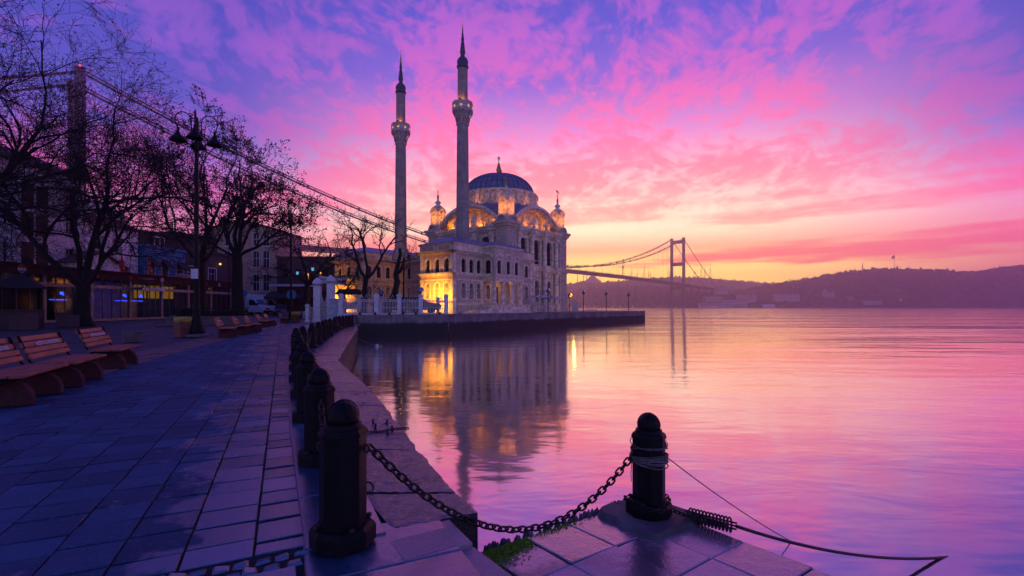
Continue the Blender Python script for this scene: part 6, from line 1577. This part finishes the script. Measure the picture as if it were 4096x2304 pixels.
# ------------------------------------------------------------------ fence, gate, signs
fence = thing('white_fence', 'white wrought iron fence with capped posts along the sea wall', 'fence', (W0.x,W0.y,TZ))
def fpost(p, h, s, parent, name='post'):
    b = MB(); x, y = p; b.cbox((x,y,0), s*1.25, s*1.25, .18); b.cbox((x,y,.18), s, s, h-.36); b.cbox((x,y,h-.2), s*1.25, s*1.25, .07)
    q = s*.66; b.prism([(x-q,y-q),(x+q,y-q),(x+q,y+q),(x-q,y+q)], h-.13, h, inset=.75); return b.build(name, M['white'], parent)
def panel(a, c, h, parent, gap=.11):
    b = MB(); a, c = Vector(a), Vector(c); d = c-a; L = d.length; n = int(L/gap); e = d.normalized()
    P = lambda s, z: (a.x+e.x*s, a.y+e.y*s, z)
    for z in (.12,h*.42,h*.80,h*.90): b.bar(P(0,z), P(L,z), .025, .035)
    for i in range(1, n):
        s = L*i/n; b.bar(P(s,.1), P(s,h*.92), .034, .03)
        if i % 3 == 0:                                            # pointed arches over the bars
            s0, s1 = s-gap, s+gap
            b.tube([P(s0,h*.9),P(s0,h*1.0),P(s0+gap*.4,h*1.06),P(s,h*1.14)], .014, 4); b.tube([P(s1,h*.9),P(s1,h*1.0),P(s1-gap*.4,h*1.06),P(s,h*1.14)], .014, 4); b.lathe([(.02,0),(.03,.04),(.004,.12)], 5, P(s,h*1.13))
    for i in range(int(L/.16)):
        s = (i+.5)*.16; b.tube([P(s+.055*cos(k*pi/4), h*.85+.05*sin(k*pi/4)) for k in range(8)], .01, 4, closed=True)
    return b.build('panel', M['white_iron'], parent)
# front line along the wall, measured post by post
FY = lambda px: W0.y+.55+(W1.y-W0.y)*(px-357)/(448-357)
def fp_(px, off=0): d = FY(px)+off; return Vector(((px-CX)/F*d-W0.x, d-W0.y))
front_posts = [340.5,376.4,399.2,420.8,446]
fv = [fp_(p) for p in front_posts]; fv[0] = Vector((gd(341,35.9).x-W0.x, .9))
for p in fv: fpost(p, 1.62, .30, fence)
for i in range(len(fv)-1): panel(fv[i]+(fv[i+1]-fv[i]).normalized()*.18, fv[i+1]-(fv[i+1]-fv[i]).normalized()*.18, 1.28, fence)
low_ = MB()
for i in range(len(fv)-1):
    a, c = fv[i], fv[i+1]; e = (c-a).normalized(); n = Vector((e.y,-e.x))*.1; low_.prism([(a.x+n.x,a.y+n.y),(c.x+n.x,c.y+n.y),(c.x-n.x,c.y-n.y),(a.x-n.x,a.y-n.y)], -.0, .1)
low_.build('plinth', M['white'], fence)
bp2 = [gd(359.5,39.5), gd(381,40.3), gd(438,42.5)]
for p in bp2: fpost((p.x-W0.x,p.y-W0.y), 1.5, .26, fence)
w0 = mq(3.1,-13.2); panel(Vector((bp2[2].x-W0.x,bp2[2].y-W0.y)), Vector((w0.x-W0.x,w0.y-W0.y)), 1.25, fence)
fpost((w0.x-W0.x-.3,w0.y-W0.y-.4), 1.5, .26, fence)
# white plinth wall left of the sea wall and the block beside the gate
b = MB(); b.box(gd(341,36).x,W0.x-.25,35.3,35.6,0,TZ+.02); tag(b.build('low_wall', M['block']), 'low whitewashed wall between the gate block and the sea wall', 'wall')
b = MB(); b.box(gd(330.5,36.3).x,gd(342.5,36.3).x,36.0,37.0,0,1.72); b.box(gd(330.2,36.3).x,gd(342.8,36.3).x,35.95,37.05,1.72,1.82); tag(b.build('masonry_block', M['block'], bevel=.03), 'scribbled whitewashed masonry block right of the gate', 'block')
gate = thing('gate', 'white gate with two capped pillars and a scrolled iron leaf', 'gate', gp(324.3,322.3), .15)
GS = gp(324.3,322.3).y/F
for px, h, s in ((-6.4,3.5,.52),(6.4,3.7,.54)):
    b = MB(); x = px*GS; b.cbox((x,0,0),s*1.2,s*1.2,.3); b.cbox((x,0,.3),s,s,h-1.0); b.cbox((x,0,h-.72),s*1.12,s*1.12,.06); b.cbox((x,0,h-.5),s*1.25,s*1.25,.12); b.cbox((x,0,h-.38),s*1.1,s*1.1,.06)
    q = s*.58; b.prism([(x-q,-q),(x+q,-q),(x+q,q),(x-q,q)], h-.32, h, inset=.8); b.build('pillar', M['white'], gate, bevel=.015)
gw = 6.4*GS-.27
b = MB()
for i in range(9):
    x = -gw+2*gw*i/8; top = 1.55+.75*(x/gw)**2; b.bar((x,0,.1),(x,0,top), .025, .03)
b.tube([(gw*(i/8-1), 0, 1.55+.75*(i/8-1)**2) for i in range(17)], .035, 6); b.tube([(gw*(i/8-1), 0, 1.35+.75*(i/8-1)**2) for i in range(17)], .022, 6)
for z in (.12,.62,.66): b.bar((-gw,0,z),(gw,0,z), .03, .04)
for z in (.35,.95,1.25):
    for x in (-.55,-.18,.18,.55): b.tube([(x*gw*1.3+.12*cos(k*pi/5), -.01, z+.13*sin(k*pi/5)) for k in range(10)], .018, 4, closed=True)
b.build('leaf', M['white_iron'], gate)
fl_ = thing('side_fence', 'short white iron fence left of the gate pillars', 'fence', (gp(324.3,322.3).x,gp(324.3,322.3).y,0), .15)
fpost((-1.25,0), 1.45, .26, fl_); panel((-1.15,0),(-.75,0), 1.3, fl_)
bn = thing('banner', 'white and red price banner hung between trees above the gate', 'banner', gd(333,41,0), .05)
BS = 41/F
b = MB(); x0_, x1_ = (319.5-333)*BS, (346.8-333)*BS; zt, zb = hgt(275.6,41), hgt(282,41)
b.add([(x0_,0,zt),(x0_,0,zb),(0,.15,zb-.2),(0,.15,zt-.15),(x1_,0,zb-.28),(x1_,0,zt-.28)], [(0,1,2,3),(3,2,4,5)]); b.build('cloth', M['sign'], bn)
b = MB(); b.add([((338-333)*BS,.06,zt-.42),((335.5-333)*BS,.09,zb+.0),((346.3-333)*BS,-.02,zb-.18),((346.3-333)*BS,-.02,zt-.35)], [(0,1,2,3)]); b.build('red_panel', M['red'], bn)
text_mesh('₺22,5', .42, bn, ((341.5-333)*BS,-.02,(zt+zb)/2-.26), (radians(90),0,0), M['sign'])
text_mesh('Kahvaltı', .34, bn, ((323.8-333)*BS,-.02,(zt+zb)/2-.03), (radians(90),0,.1), M['red'])
b = MB(); b.tube([(x0_,0,zt),(x0_-2,.2,zt+.4)], .015, 4); b.tube([(x1_,0,zt-.28),(x1_+1.6,.4,zt-.2)], .015, 4); b.build('cord', M['rope'], bn)
ab = thing('price_board', 'small white standing price board left of the gate', 'sign', gp(305.6,319.0), .1)
b = MB(); b.box(-.26,.26,0,.04,.05,.78); b.box(-.26,.26,.25,.29,.05,.78); b.build('panel', M['sign'], ab)
b = MB()
for i in range(6):
    for j in range(3): b.box(-.22+j*.15,-.12+j*.15,-.006,.0,.12+i*.07,.155+i*.07)
b.build('price_lines', M['h_dark'], ab)
ct = thing('market_cart', 'roofed vendor cart with a dark green canopy behind the fence', 'cart', gd(350,43,TZ), .1)
b = MB(); b.prism([(-1.1,-.6),(1.15,-.6),(1.15,.6),(-1.1,.6)], 1.85, 2.2, inset=.25); b.prism([(-1.2,-.65),(1.25,-.65),(1.25,.65),(-1.2,.65)], 1.72, 1.85); b.build('canopy', M['awning'], ct)
b = MB(); b.box(-.85,.85,-.45,.45,.4,1.05); b.build('body', M['cream'], ct)
for sx_ in (-.8,.8): b = MB(); b.tube([(sx_,-.4,1.0),(sx_,-.4,1.8)], .03, 5); b.build('post', M['iron'], ct)
# floodlights: posts on the quay and heads on the fence
def flood(label, loc, h, rz, lit=False):
    t_ = thing('floodlight_post', label, 'floodlight', loc, rz, 'floodlight posts on the terrace')
    b = MB(); b.tube([(0,0,0),(0,0,h)], .045, 8); b.bar((-.22,0,h),(.22,0,h), .05, .04); b.build('post', M['iron'], t_)
    b = MB(Matrix.Translation((0,0,h+.27)) @ Matrix.Rotation(radians(62), 4, 'X')); b.lathe([(.09,-.24),(.16,-.16),(.19,0),(.23,.12),(.23,.2),(.02,.2)], 14); hd = b.build('lamp_head', M['lens' if not lit else 'iron'], t_)
    b = MB(); b.tube([(-.22,0,h),(-.23,0,h+.25)], .018, 5); b.tube([(.22,0,h),(.23,0,h+.25)], .018, 5); b.build('yoke', M['iron'], t_)
    if lit: b = MB(); b.ball((0,-.1,h+.3), .22, 10); b.build('bulb', M['warm'], t_); lamp('lamp_light', (0,-.5,h+.4), 60, (1,.5,.1), .15, t_)
    return t_
def mpos(y, x=7.2): p = mq(x, y, 0); return (p.x, p.y, TZ)
f0 = flood('floodlight post before the mosque corner columns', mpos(-.5), 2.05, 1.2)
for y, lab in ((9.1,'floodlight post just right of the mosque, beside the lit lamp'),(16.7,'floodlight post midway along the sea wall'),(25.5,'floodlight post nearest the end of the sea wall')): dup(f0, mpos(y), None, lab)
flood('short lamp post with a glowing orange bulb right of the mosque', mpos(9.6,4.6), 1.75, 1.2, True)
for i, (p, lab) in enumerate(((bp2[1],'floodlight head on a fence post before the leaning trunk'),(Vector((fv[3].x+W0.x,fv[3].y+W0.y,0)),'floodlight head on a fence post left of the pink corner'))):
    t_ = thing('floodlight', lab, 'floodlight', (p.x,p.y,TZ+(1.5 if i == 0 else 1.62)), .5, 'floodlights on the fence')
    b = MB(Matrix.Translation((0,0,.3)) @ Matrix.Rotation(radians(60), 4, 'X')); b.lathe([(.1,-.26),(.18,-.16),(.21,.1),(.02,.12)], 14); b.build('lamp_head', M['lens'], t_)
    b = MB(); b.bar((-.2,0,.06),(.2,0,.06), .06, .04); b.tube([(0,0,-.05),(0,0,.12)], .03, 6); b.build('bracket', M['iron'], t_)
# white steel canopy on the terrace
sh = thing('canopy_shelter', 'white steel canopy shelter between mosque and sea wall', 'shelter', mq(5.2,1.2), MA+pi/2)
b = MB(); b.box(-1.6,.5,-.5,.5,1.62,1.82); b.box(1.2,4.4,-.6,.5,1.52,1.72); b.box(1.1,4.5,-.65,.55,1.72,1.78); b.build('roof', M['white_iron'], sh)
b = MB()
for x in (-1.4,.3,1.4,2.6,4.2): b.box(x-.04,x+.04,-.04,.04,0,1.62)
b.tube([(.4,-.2,1.7),(.9,-.2,1.7)], .2, 8); b.build('posts', M['white_iron'], sh)
b = MB(); b.box(-1.2,-.9,-.51,-.5,1.66,1.78); b.box(1.4,1.7,-.61,-.6,1.56,1.68); b.box(3.9,4.2,-.61,-.6,1.56,1.68); b.build('label_plates', M['h_blue'], sh)
b = MB(); p = mq(1.6,16.6); b.cbox((p.x,p.y,TZ), .9, .06, 1.3, MA); tag(b.build('notice_board', M['sign']), 'pale notice board at the right foot of the mosque', 'sign')
# birds
def bird(label, loc, rz):
    b = MB(); b.lathe([(.01,-.2),(.05,-.13),(.09,0),(.07,.1),(.03,.16)], 8); b.M = None
    o = b.build('bird', M['iron'], loc=loc); o.rotation_euler = (radians(60),0,rz); o.scale = (1.3,)*3
    m2 = MB(); m2.ball((0,.0,.2), .055, 6); m2.lathe([(.02,.22),(.002,.32)], 5); h_ = m2.build('head', M['iron'], o)
    m2 = MB(); m2.add([(-.04,0,-.18),(.04,0,-.18),(.03,.02,-.38),(-.03,.02,-.38)], [(0,1,2,3)]); m2.build('tail', M['iron'], o)
    tag(o, label, 'bird', 'perched birds')
p = mq(HC.x+1.9, HC.y-1.9, 21.75); bird('small dark bird perched on the lead dome', (p.x,p.y,p.z+.2), .5)
p = mq(-.55, 14.45, 19.6); bird('small dark bird perched on the right corner tower finial', (p.x,p.y,p.z+.25), -.8)
